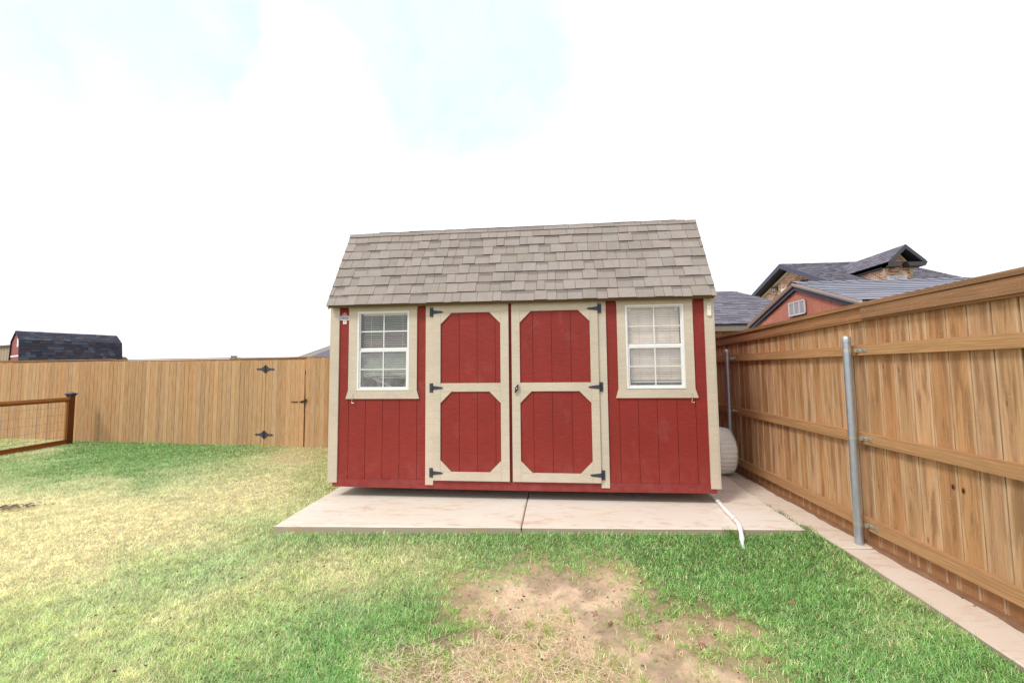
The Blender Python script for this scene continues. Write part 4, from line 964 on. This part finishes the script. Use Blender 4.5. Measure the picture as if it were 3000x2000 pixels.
mb.box(Bp(-.517, .03, .855), BU, Z, BF, .016, .155, .014, k); mb.tube([Bp(-.60, .03, .94), Bp(-.55, .045, .965), Bp(-.49, .04, .955)], .009, 6, k)
mb.build('latch', 'iron', GATE)
NF = thing('neighbour_fence', 'newer honey-coloured fence with flat cap just behind the back picket fence', 'fence', Bp(-5, -.45, 0))
mb = MB(); s = -16.0
while s < 7:
    mb.box(Bp(s, -.46, 0), BU, Z, BF, .137, 1.886 + .035 * max(0, min(1, (-s - 5.6) / 4)), .016, vary(rgb(230, 180, 120, .72), .10, .03), random.random()); s += .139 + random.choice((0, .002))
mb.build('pickets', 'backwood', NF)
mb = MB()
for a, b, z in ((-16, -9.5, 1.930), (-9.5, -6.2, 1.915), (-6.2, -2.6, 1.898), (-2.6, 7, 1.890)): mb.box(Bp(a, -.50, z), BF, BU, Z, .085, b - a - .003, .018, vary(rgb(206, 160, 116, .74), .06), random.random())
mb.build('cap_board', 'rail', NF)

# ------------------------------------------------------------------ low wire-mesh fence at the left
W0 = Vector((-10.858, 8.80, 0)); WD = Vector((.196, -1.382, 0)).normalized(); WN = Vector((WD.y, -WD.x, 0))
def Wp(s, d, z): return W0 + WD * s + WN * d + Z * z
dkc = rgb(170, 96, 44, .62); WF = thing('wire_fence', 'low brown-stained rail fence with welded wire mesh at the left edge', 'fence', W0)
mb = MB(); mb.box(Wp(-.02, -.05, -.02), WN, Z, WD, .10, 1.10, .10, rgb(140, 74, 32, .6), .3); post = mb.build('post', 'darkwood', WF)
mb = MB(); k = rgb(52, 54, 64); a = Wp(.03, 0, 0)
for z, h, r in ((1.075, .035, .062), (1.11, .018, .078)): mb.box(a - WN * r - WD * r + Z * z, WN, WD, Z, 2 * r, 2 * r, h, k)
tip = a + Z * 1.165; q = [a + WN * i * .078 + WD * j * .078 + Z * 1.128 for i, j in ((-1, -1), (1, -1), (1, 1), (-1, 1))]
for i in range(4): mb.face([q[i], q[(i + 1) % 4], tip], None, rgb(84, 88, 102))
o = mb.build('post_cap', 'iron', WF); o.parent = post
LW = 5.2
for z0, z1, d, c in ((.985, 1.045, -.030, rgb(206, 140, 84, .7)), (.945, .985, -.018, dkc), (.045, .10, -.018, dkc), (-.01, .045, -.022, rgb(186, 112, 54, .66))):
    mb = MB(); mb.box(Wp(.08, d, z0), Z, WD, WN, z1 - z0, LW, -2 * d, c, random.random()); mb.build('rail', 'darkwood', WF)
mb = MB(); mb.box(Wp(.0805, -.018, .10), WD, Z, WN, .05, .845, .036, rgb(200, 140, 84, .7)); mb.build('stile', 'darkwood', WF)
mb = MB()
s = .30
while s < LW: mb.tube([Wp(s, .0, .09), Wp(s, 0, .95)], .0028, 5, rgb(150, 150, 160), False); s += .222 if s > .6 else .213
for z in (.17, .336, .502, .668, .834): mb.tube([Wp(.12, .003, z), Wp(LW, .003, z)], .0028, 5, rgb(160, 160, 170), False)
mb.build('wire_mesh', 'metal', WF)
# ------------------------------------------------------------------ neighbouring buildings
SL = [rgb(146, 142, 154, .68), rgb(138, 134, 147, .68), rgb(152, 148, 160, .68), rgb(132, 128, 140, .68), rgb(146, 141, 150, .68)]
def quadwall(mb, pts, tint, uv=None): mb.face(pts, uv, tint)
# red playhouse-sized shed behind the tall fence
NS = thing('neighbour_shed', 'dusty red shed with slate-blue shingled gable roof and white louvre vent beyond the tall fence', 'shed', (5.6, 6.45, 0))
yc, ye0, ye1, zr, ze = 6.435, 5.136, 7.86, 2.798, 2.325
mb = MB(); RS = rgb(216, 138, 116, .88); xg = 3.66
y = 5.30
while y < 7.60:
    w = .203; a, b = y + .003, min(y + w - .003, 7.6)
    tz = lambda q: zr - .10 - abs(q - yc) * (zr - ze) / 1.335
    P4 = [(a, 0), (b, 0), (b, tz(b))] + ([(yc, tz(yc))] if a < yc < b else []) + [(a, tz(a))]
    mb.prism(P4, (xg, 0, 0), Y_, Z, X, .012, vary(RS, .03, .01), random.random()); y += w
mb.prism([(5.28, 0), (7.6, 0), (7.6, 2.26), (yc, 2.69), (5.28, 2.26)], (xg + .008, 0, 0), Y_, Z, X, .02, rgb(130, 60, 48, .7))
mb.build('gable_wall', 'paint', NS)
for q in (((xg + .02, 5.29, 0), X, Z, Y_, 3.9), ((xg + .02, 7.58, 0), X, Z, Y_, 3.9), ((7.55, 5.29, 0), Y_, Z, X, 2.3)):
    mb = MB(); mb.box(q[0], q[1], q[2], q[3], q[4], 2.27, .02, RS); mb.build('side_wall', 'paint', NS)
mb = MB()
for sgn, ye in ((-1, ye0), (1, ye1)):
    d = Vector((0, ye - yc, ze - zr)); 
    mb.prism([(0, 0), (ye - yc, ze - zr), (ye - yc, ze - zr - .04), (0, -.04)], (3.60, yc, zr - .012), Y_, Z, X, 4.1, rgb(150, 140, 132))
roofo = mb.build('roof', 'plain', NS)
mb = MB(); lf = Vector((0, yc - ye0, zr - ze)); NSL = [rgb(172, 172, 186, .72), rgb(165, 165, 180, .72), rgb(176, 176, 190, .72)]
shingles(mb, (3.595, ye0 - .01, ze + .003), X, lf, lf.length + .01, lambda t: (0, 4.1), NSL, expo=.135, w=(.9, 1.0), lift=.010, recess=0)
lb = Vector((0, yc - ye1, zr - ze)); shingles(mb, (3.595, ye1, ze + .003), X, lb, lb.length, lambda t: (0, 4.1), NSL, expo=.135, w=(.9, 1.0), recess=0)
x = 3.595
while x < 7.6:
    c = vary(random.choice(NSL), .06)
    for sgn, ye in ((-1, ye0), (1, ye1)):
        q = Vector((0, ye - yc, ze - zr)).normalized() * .13
        mb.face([(x, yc, zr + .020), (x + .2, yc, zr + .012), (x + .2, yc + q.y, zr + q.z + .009), (x, yc + q.y, zr + q.z + .022)], None, c)
        mb.face([(x, yc, zr + .020), (x, yc + q.y, zr + q.z + .022), (x, yc + q.y, zr + q.z), (x, yc, zr)], None, (.03, .03, .04, 1))
    x += .178
o = mb.build('shingles', 'shingle', NS); o.parent = roofo
for sgn, ye in ((-1, ye0), (1, ye1)):
    k = (zr - ze) / abs(ye - yc); L_ = ye - yc
    mb = MB()
    mb.prism([(0, -.035), (L_, ze - zr - .035), (L_, ze - zr - .105), (0, -.110)], (3.625, yc, zr), Y_, Z, X, .02, rgb(104, 108, 142, .7), .2, True); mb.build('rake_board', 'paint', NS)
    mb = MB(); c = rgb(212, 196, 190, .8) if sgn < 0 else rgb(190, 150, 118, .74)
    mb.prism([(0, .004), (L_ * 1.01, ze - zr + .002), (L_ * 1.01, ze - zr - .036), (0, -.034)], (3.596, yc, zr), Y_, Z, X, .03, c, .2, True); mb.build('rake_trim', 'paint', NS)
mb = MB(); vy0, vy1, vz0, vz1 = 6.212, 6.618, 2.316, 2.523; Wt = rgb(232, 230, 236, .85)
mb.box((3.640, vy0, vz0), Y_, Z, X, vy1 - vy0, vz1 - vz0, .004, rgb(60, 58, 66))
for a, b in ((vy0, vy0 + .022), (vy1 - .022, vy1), (vy0 + .13, vy0 + .147), (vy1 - .147, vy1 - .13)): mb.box((3.628, a, vz0), Y_, Z, X, b - a, vz1 - vz0, .012, Wt)
for a, b in ((vz0, vz0 + .018), (vz1 - .018, vz1)): mb.box((3.6275, vy0, a), Y_, Z, X, vy1 - vy0, b - a, .012, Wt)
z = vz0 + .018
while z < vz1 - .02: mb.box((3.632, vy0 + .01, z), Y_, Z, X, vy1 - vy0 - .02, .0085, .006, Wt); z += .0148
mb.build('vent', 'plastic', NS)

# brick house beyond
BH = thing('brick_house', 'tan and red brick house with slate roof, dormer and side gable beyond the fence', 'house', (15, 22, 0))
def wallpoly(mb, poly, o, ex, th, ez): mb.prism(poly, o, ex, Z, ez, th, (.5, .5, .5, 1))
pk, gl, gr = (22.38, 6.85), (26.2, 5.55), (17.0, 4.42)
DK = rgb(66, 66, 80, .7); SLT = rgb(92, 94, 120, .7)
mb = MB(); wallpoly(mb, [(17.4, 0), (26.0, 0), (26.0, 5.25), (22.15, 6.45), (17.4, 4.40)], (12.35, 0, 0), Y_, .2, X); mb.build('gable_wall', 'brick', BH)
mb = MB()
for a, b in (((22.2, 6.52), (26.2, 5.26)), ((22.2, 6.52), (17.4, 4.45))):
    mb.prism([a, b, (b[0], b[1] - .14), (a[0], a[1] - .13)], (12.31, 0, 0), Y_, Z, X, .04, rgb(214, 200, 172, .76))
mb.build('rake_band', 'paint', BH)
mb = MB(); wallpoly(mb, [(12.55, 0), (17.2, 0), (17.2, 4.4), (12.55, 4.4)], (0, 17.4, 0), X, .2, Y_); mb.build('side_wall', 'brick', BH); mb = MB(); wallpoly(mb, [(12.55, 0), (17.2, 0), (17.2, 5.0), (12.55, 5.0)], (0, 25.8, 0), X, .2, Y_); mb.build('side_wall', 'brick', BH)
mb = MB()
for a, b in ((pk, gl), (pk, gr)):
    mb.prism([a, b, (b[0], b[1] - .16), (a[0], a[1] - .16)], (12.0, 0, 0), Y_, Z, X, 5.2, rgb(60, 58, 62, .7))
roofb = mb.build('roof', 'plain', BH)
mb = MB(); fr = Vector((0, pk[0] - gr[0], pk[1] - gr[1])); shingles(mb, (12.0, gr[0], gr[1] + .01), X, fr, fr.length, lambda t: (0, 5.2), SL, expo=.15, w=(.15, .35), lift=.02, dark=.84, cv=.05)
bk = Vector((0, pk[0] - gl[0], pk[1] - gl[1])); shingles(mb, (12.0, gl[0], gl[1] + .01), X, bk, bk.length, lambda t: (0, 5.2), SL, expo=.15, w=(.3, .6), lift=.02)
o = mb.build('shingles', 'shingle', BH); o.parent = roofb
for a, b, nm in ((pk, gl, 0), (pk, gr, 1)):
    mb = MB(); mb.prism([(a[0], a[1] + .02), (b[0], b[1] + .02), (b[0], b[1] - .20), (a[0], a[1] - .22)], (11.95, 0, 0), Y_, Z, X, .05, SLT, 0, True); mb.build('rake_board', 'paint', BH)
    mb = MB(); mb.prism([(a[0], a[1] - .18), (b[0], b[1] - .18), (b[0], b[1] - .22), (a[0], a[1] - .22)], (12.0, 0, 0), Y_, Z, X, .35, DK); mb.build('soffit', 'plain', BH)
mb = MB(); wy0, wy1, wz1 = 21.35, 23.0, 5.65
mb.box((12.30, wy0, 4.3), Y_, Z, X, wy1 - wy0, wz1 - 4.3, .05, WHITE); w_ = mb.build('window', 'plastic', BH)
mb = MB(); mb.box((12.285, wy0 + .12, 4.4), Y_, Z, X, wy1 - wy0 - .24, wz1 - 4.55, .014, rgb(228, 232, 236, .85)); o = mb.build('pane', 'plastic', BH); o.parent = w_
for yy, zz in ((23.40, 5.60), (20.83, 5.42)):
    mb = MB(); k = rgb(48, 42, 40); x0 = 12.34; s_ = 1.0
    mb.box((x0 - .03, yy - .05, zz + .08), Y_, Z, X, .10, .22, .03, k)
    mb.tube([(x0 - .03, yy, zz + .20), (x0 - .10, yy, zz + .26), (x0 - .15, yy, zz + .36), (x0 - .21, yy, zz + .36), (x0 - .22, yy, zz + .28), (x0 - .18, yy, zz + .27)], .012, 6, k)
    mb.prism([(-.10, .20), (.10, .20), (.05, .27), (-.05, .27)], (x0 - .30, yy, zz), Y_, Z, X, .2, k)
    for i in (-1, 1):
        for j in (0, 1): mb.tube([(x0 - .28 + .16 * j, yy + .085 * i, zz + .21), (x0 - .26 + .12 * j, yy + .06 * i, zz - .01)], .008, 5, k)
    mb.box((x0 - .27, yy - .07, zz - .02), Y_, Z, X, .14, .02, .14, k)
    lamp = mb.build('wall_lantern', 'iron', BH)
    mb = MB(); mb.tube([(x0 - .20, yy, zz), (x0 - .20, yy, zz + .20)], [.055, .075], 10, rgb(170, 165, 168)); o = mb.build('lantern_glass', 'plastic', BH); o.parent = lamp
# dormer (laid out full size, then shrunk to 93 %)
def sc93(mb):
    mb.v = [(x * .93, y * .93, 1.56 + (z - 1.56) * .93) for x, y, z in mb.v]; return mb
yd = 19.0; xp, zp = 15.307, 6.734; xl, zl = 14.60, 6.03; xr = 16.10
mb = MB(); wallpoly(mb, [(14.66, 4.7), (15.80, 4.7), (15.80, 5.85), (15.23, 6.55), (14.66, 5.85)], (0, yd + .35, 0), X, .15, Y_)
wallpoly(mb, [(yd + .502, 4.7), (22.3, 5.9), (22.3, 6.1), (yd + .502, 5.95)], (14.66, 0, 0), Y_, .15, X); wallpoly(mb, [(yd + .502, 4.7), (22.3, 5.9), (22.3, 6.1), (yd + .502, 5.95)], (15.65, 0, 0), Y_, .15, X)
sc93(mb).build('dormer_wall', 'brick', BH)
mb = MB()
for k in range(5):
    w = .10 + .035 * k; mb.box((14.655 - .012 * k, yd + .34 - .012 * k, 5.56 + .065 * k), X, Z, Y_, w, .058, .05, rgb(226, 206, 172, .78)); mb.box((15.805 - w + .012 * k, yd + .34 - .012 * k, 5.56 + .065 * k), X, Z, Y_, w, .058, .05, rgb(226, 206, 172, .78))
for a, b in (((15.23, 6.55), (14.75, 5.96)), ((15.23, 6.55), (15.71, 5.96))): mb.prism([a, b, (b[0], b[1] - .10), (a[0], a[1] - .11)], (0, yd + .33, 0), X, Z, Y_, .02, rgb(222, 204, 168, .78))
sc93(mb).build('dormer_quoins', 'paint', BH)
sl = (zp - zl) / (xp - xl); yb = 23.0
mb = MB()
for e in (xl - .02, xr):
    zz = zp - sl * abs(e - xp) * (1.0 if e < xp else .92)
    mb.prism([(xp, zp), (e, zz), (e, zz - .14), (xp, zp - .14)], (0, yd, 0), X, Z, Y_, yb - yd, DK)
dr = sc93(mb).build('dormer_roof', 'plain', BH)
mb = MB(); ex = Vector((0, 1, 0)); up = Vector((xp - xl, 0, zp - zl))
shingles(mb, (xl - .03, yd - .01, zl - .03 + .02), ex, up, up.length + .04, lambda t: (0, yb - yd), SL, expo=.15, w=(.15, .35), lift=.02, dark=.84, cv=.05)
up2 = Vector((xp - xr, 0, sl * .92 * (xr - xp))); shingles(mb, (xr, yd - .01, zp - sl * .92 * (xr - xp) + .01), ex, up2, up2.length, lambda t: (0, yb - yd), SL, expo=.15, lift=.02)
o = sc93(mb).build('shingles', 'shingle', BH); o.parent = dr
mb = MB()
for e, k in ((xl - .02, 1), (xr, .92)):
    zz = zp - sl * abs(e - xp) * k; t = .16
    mb.prism([(xp, zp + .025), (e, zz + .02), (e + (.10 if e < xp else -.10), zz - .06), (xp, zp - .17)], (0, yd - .03, 0), X, Z, Y_, .03, rgb(84, 86, 98, .7))
sc93(mb).build('dormer_rake', 'paint', BH)
mb = MB()
mb.box((xl - .02, yd + .10, zl - .22), Z, Y_, X, .19, 3.0, .14, rgb(58, 54, 56, .7))                 # left eave
for a, b in ((xl - .02, 15.18), (15.33, xr + .05)):
    mb.prism([(a, 6.0), (b, 6.0), (b - .10 if a < 15 else b - .10, 5.82), (a + (.10 if a > 15 else .0), 5.82)], (0, yd - .02, 0), X, Z, Y_, .36, rgb(82, 78, 76, .7))
    m_ = (a + b) / 2; z2 = 6.001
    mb.face([(a, yd - .03, z2), (b, yd - .03, z2), (b - .1, yd + .34, z2 + .09), (a + .1, yd + .34, z2 + .09)], None, rgb(70, 72, 92, .6))
sc93(mb).build('eave_return', 'paint', BH)
mb = MB(); mb.box((14.78, yd + .325, 4.75), X, Z, Y_, .76, .74, .03, rgb(232, 222, 204, .8)); w_ = sc93(mb).build('window', 'plastic', BH)
mb = MB(); mb.box((14.82, yd + .312, 4.8), X, Z, Y_, .27, .64, .014, rgb(190, 194, 216, .8)); mb.box((15.20, yd + .312, 4.8), X, Z, Y_, .29, .64, .014, rgb(190, 194, 216, .8))
z = 4.82
while z < 5.43: 
    for a, w in ((14.82, .27), (15.20, .29)): mb.box((a, yd + .308, z), X, Z, Y_, w, .012, .004, rgb(226, 228, 240, .85))
    z += .045
o = sc93(mb).build('pane', 'plastic', BH); o.parent = w_
# lower hipped part of the roof at the right of the dormer
mb = MB(); A_, B_, C__, D__ = (16.4, 21.5, 6.17), (17.95, 21.5, 6.11), (18.6, 18.6, 4.71), (16.4, 18.6, 4.75)
mb.face([A_, B_, C__, D__], None, SL[0]); mb.face([B_, (18.0, 25, 5.2), (20.5, 26, 4.5), C__], None, SL[1]); mb.face([A_, (16.4, 25, 5.2), (18, 25, 5.2), B_], None, SL[1])
sv_ = Vector(A_) - Vector(D__); Ls = sv_.length
shingles(mb, Vector(D__) + Z * .02, X, sv_, Ls, lambda t: (0, 2.2 - .65 * t / Ls), SL, expo=.15, w=(.15, .35), lift=.02, dark=.84, cv=.05)
mb.build('hip_roof', 'shingle', BH)
# low hipped roof with cedar wall, seen over the shed's right side
LH = thing('cedar_outbuilding', 'low slate hip roof with cedar board wall just right of the red shed', 'outbuilding', (6, 15, 0))
mb = MB(); e0, e1, yr = 3.4, 9.15, 15.5; ey, ez = 13.0, 2.862; rz = 4.285
sv_ = Vector((0, yr - ey, rz - ez)); Ls = sv_.length
mb.face([(e0, ey, ez), (e1, ey, ez), (6.66, yr, rz), (5.8, yr, rz)], None, SL[1])
mb.face([(e1, ey, ez), (e1, 18, ez), (6.66, yr, rz)], None, SL[1]); mb.face([(e0, ey, ez), (5.8, yr, rz), (e0, 18, ez)], None, SL[1]); mb.face([(5.8, yr, rz), (6.66, yr, rz), (e1, 18, ez), (e0, 18, ez)], None, SL[2])
ro = mb.build('roof', 'shingle', LH)
mb = MB(); shingles(mb, (e0, ey - .02, ez + .012), X, sv_, Ls, lambda t: (2.4 * t / Ls, (e1 - e0) - 2.49 * t / Ls), SL, expo=.145, w=(.15, .35), lift=.016, dark=.84, cv=.05)
o = mb.build('shingles', 'shingle', LH); o.parent = ro
mb = MB(); mb.box((e0, ey, ez - .035), Y_, X, Z, .02, e1 - e0, .03, rgb(58, 56, 62, .7)); mb.box((e0 + .02, ey + .02, ez - .20), Z, X, Y_, .165, e1 - e0 - .04, .02, rgb(150, 138, 124, .7)); mb.box((e0 + .02, ey + .04, ez - .19), Y_, X, Z, .4, e1 - e0 - .04, .02, rgb(110, 98, 84, .7)); mb.build('fascia', 'plain', LH)
mb = MB(); x = e0 + .3
while x < e1 - .4: mb.box((x, ey + .40, 0), X, Z, Y_, .137, ez - .19, .016, vary(random.choice(back), .12, .04), random.random()); x += .139
mb.build('cedar_wall', 'backwood', LH)
mb = MB(); mb.box((e0 + .3, 17.6, 0), X, Z, Y_, e1 - e0 - .7, 2.6, .05, RS); mb.box((e0 + .3, ey + .42, 0), Y_, Z, X, 4.2, 2.66, .05, RS); mb.box((e1 - .42, ey + .42, 0), Y_, Z, X, 4.2, 2.66, .05, RS); mb.build('rear_wall', 'paint', LH)

# dark barn-roofed shed at the left
D0 = Vector((-26.46, 19.0, 0)); E1 = Vector((.50, .866, 0)); E1 = Vector((.45, .893, 0)).normalized(); E2 = Vector((-E1.y, E1.x, 0)); LD = 3.85
DS = thing('barn_shed', 'small red barn shed with dark multicolour shingle gambrel roof behind the back fence', 'shed', D0 + E1 * 1.9 + E2 * 1.3)
Dp = lambda s, d, z: D0 + E1 * s + E2 * d + Z * z
dprof = [(-.05, 2.15), (.18, 3.34), (1.12, 3.84), (2.06, 3.34), (2.29, 2.15)]
mb = MB()
mb.prism([(.05, 0), (.05, 2.2), (.26, 3.3), (1.12, 3.76), (1.98, 3.3), (2.19, 2.2), (2.19, 0)], D0, E2, Z, E1, .04, rgb(170, 84, 84, .75)); mb.prism([(.05, 0), (.05, 2.2), (.26, 3.3), (1.12, 3.76), (1.98, 3.3), (2.19, 2.2), (2.19, 0)], D0 + E1 * (LD - .04), E2, Z, E1, .04, rgb(170, 84, 84, .75))
mb.box(Dp(.04, .05, 0), E1, Z, E2, LD - .08, 2.2, .03, rgb(170, 84, 84, .75)); mb.build('wall', 'paint', DS)
DC = [rgb(92, 96, 112, .62), rgb(98, 90, 98, .62), rgb(82, 84, 100, .62), rgb(104, 112, 128, .62), rgb(90, 82, 92, .62), rgb(76, 78, 92, .62)]
mb = MB()
for (a, b) in zip(dprof[:-1], dprof[1:]): mb.prism([a, b, (b[0], b[1] - .05), (a[0] + (.05 if a[0] < 1 else -.0), a[1] - .03)], D0 - E1 * .06, E2, Z, E1, LD + .12, rgb(70, 66, 74, .6))
ro = mb.build('roof', 'plain', DS)
mb = MB()
for a, b in zip(dprof[:2], dprof[1:3]):
    u = E2 * (b[0] - a[0]) + Z * (b[1] - a[1]); shingles(mb, Dp(-.07, a[0], a[1]) + (Z * .01 - E2 * .01), E1, u, u.length, lambda t: (0, LD + .14), DC, expo=.15, w=(.14, .34), lift=.015, dark=.8)
o = mb.build('shingles', 'shingle', DS); o.parent = ro
mb = MB(); mb.box(Dp(-.012, .06, 2.50), E2, Z, E1, 2.1, .08, .012, WHITE); mb.box(Dp(-.012, .55, 3.0), E2, Z, E1, .3, .5, .012, WHITE); mb.build('trim', 'plastic', DS)
# metal building behind it
MBd = thing('metal_building', 'long tan metal building with brown roof edge behind the barn shed', 'building', (-45, 36, 0))
mb = MB(); TM = rgb(206, 186, 156, .72); prof = [(-58, 3.75), (-47.0, 4.36), (-36.75, 3.02)]
x = -58.0
def zt(x):
    return 3.75 + (x + 58) * (4.36 - 3.75) / 11 if x < -47 else 4.36 - (x + 47) * 1.34 / 10.25
while x < -36.9:
    b = min(x + .3, -36.9); mb.prism([(x, 0), (b - .04, 0), (b - .04, zt(b) - .1), (x, zt(x) - .1)], (0, 34, 0), X, Z, Y_, .1, vary(TM, .03)); mb.prism([(b - .04, 0), (b, 0), (b, zt(b) - .1), (b - .04, zt(b) - .1)], (0, 34.03, 0), X, Z, Y_, .07, TM); x = b
mb.box((-36.95, 34.1, 0), (-1.25, 1, 0), Z, Y_, 12, 2.9, .05, TM); mb.build('wall', 'plain', MBd)
mb = MB()
for a, b in zip(prof[:-1], prof[1:]): mb.prism([a, b, (b[0], b[1] - .17), (a[0], a[1] - .17)], (0, 33.85, 0), X, Z, Vector((-1.25, 1, 0)).normalized(), 12.3, rgb(112, 96, 90, .7))
mb.build('roof', 'plain', MBd)
# far house roofs just left of the shed
H1 = thing('far_house', 'distant house whose taupe roof slope rises behind the fence beside the shed', 'house', (-15, 36, 0))
mb = MB(); mb.face([(-20.9, 32, 2.45), (-13.0, 32, 5.02), (-13.0, 33.2, 5.02), (-20.9, 33.2, 2.45)], None, rgb(186, 176, 170, .7))
mb.prism([(-20.9, 2.45), (-12.9, 5.05), (-12.9, 2.45)], (0, 32.02, 0), X, Z, Y_, .3, rgb(206, 198, 190, .74)); mb.build('gable', 'shingle', H1)
mb = MB(); sh = [(-19.6, 31.4, 2.45), (-13, 31.4, 4.35), (-13, 31.4, 2.45)]; mb.prism([(-19.4, 2.45), (-13, 4.75), (-13, 2.45)], (0, 31.5, 0), X, Z, Y_, .3, rgb(158, 158, 180, .7)); mb.build('lower_roof', 'shingle', H1)
mb = MB(); mb.box((-20.5, 32.4, 0), X, Z, Y_, 7.4, 2.5, 7, rgb(190, 180, 165, .7)); mb.build('wall', 'plain', H1)
H2 = thing('distant_house', 'far-off dark slate roof tip with a small vent showing over the back fence', 'house', (-26, 44, 0))
mb = MB(); k = 42 / 32.; e = 1.56
Pp = lambda x, z, y=42: (x * k, y, e + (z - e) * k)
mb.face([Pp(-22.6, 2.45), Pp(-19.3, 2.55), Pp(-19.75, 2.94, 45), Pp(-20.5, 2.99, 45)], None, rgb(120, 122, 146, .66)); mb.face([Pp(-22.6, 2.45), Pp(-20.5, 2.99, 45), (-31, 50, 2.6)], None, rgb(110, 112, 138, .66)); mb.face([Pp(-20.5, 2.99, 45), Pp(-19.75, 2.94, 45), (-25, 50, 2.6), (-31, 50, 2.6)], None, rgb(110, 112, 138, .66)); mb.build('roof', 'shingle', H2)
mb = MB(); mb.box((-26.35, 43.6, 3.22), X, Z, Y_, .22, .14, .2, rgb(80, 80, 96, .6)); mb.build('vent', 'plain', H2)
mb = MB(); mb.box((-29, 43, 0), X, Z, Y_, 3.6, 2.75, 6, rgb(190, 180, 165, .7)); mb.build('wall', 'plain', H2)
CH = thing('chimney_cap', 'small metal chimney cap on a pale stack poking above the back fence', 'chimney', (-25.45, 32, 0))
mb = MB(); mb.box((-25.66, 32, 1.0), X, Z, Y_, .44, 1.79, .4, rgb(214, 180, 136, .7)); mb.build('stack', 'plain', CH)
mb = MB(); mb.box((-25.59, 32.04, 2.79), X, Z, Y_, .30, .13, .3, rgb(156, 158, 166, .7)); mb.box((-25.64, 32.0, 2.92), X, Z, Y_, .40, .025, .38, rgb(190, 180, 165, .7)); mb.box((-25.585, 32.035, 2.81), X, Z, Y_, .09, .09, .01, rgb(50, 48, 50)); mb.build('cap', 'plain', CH)
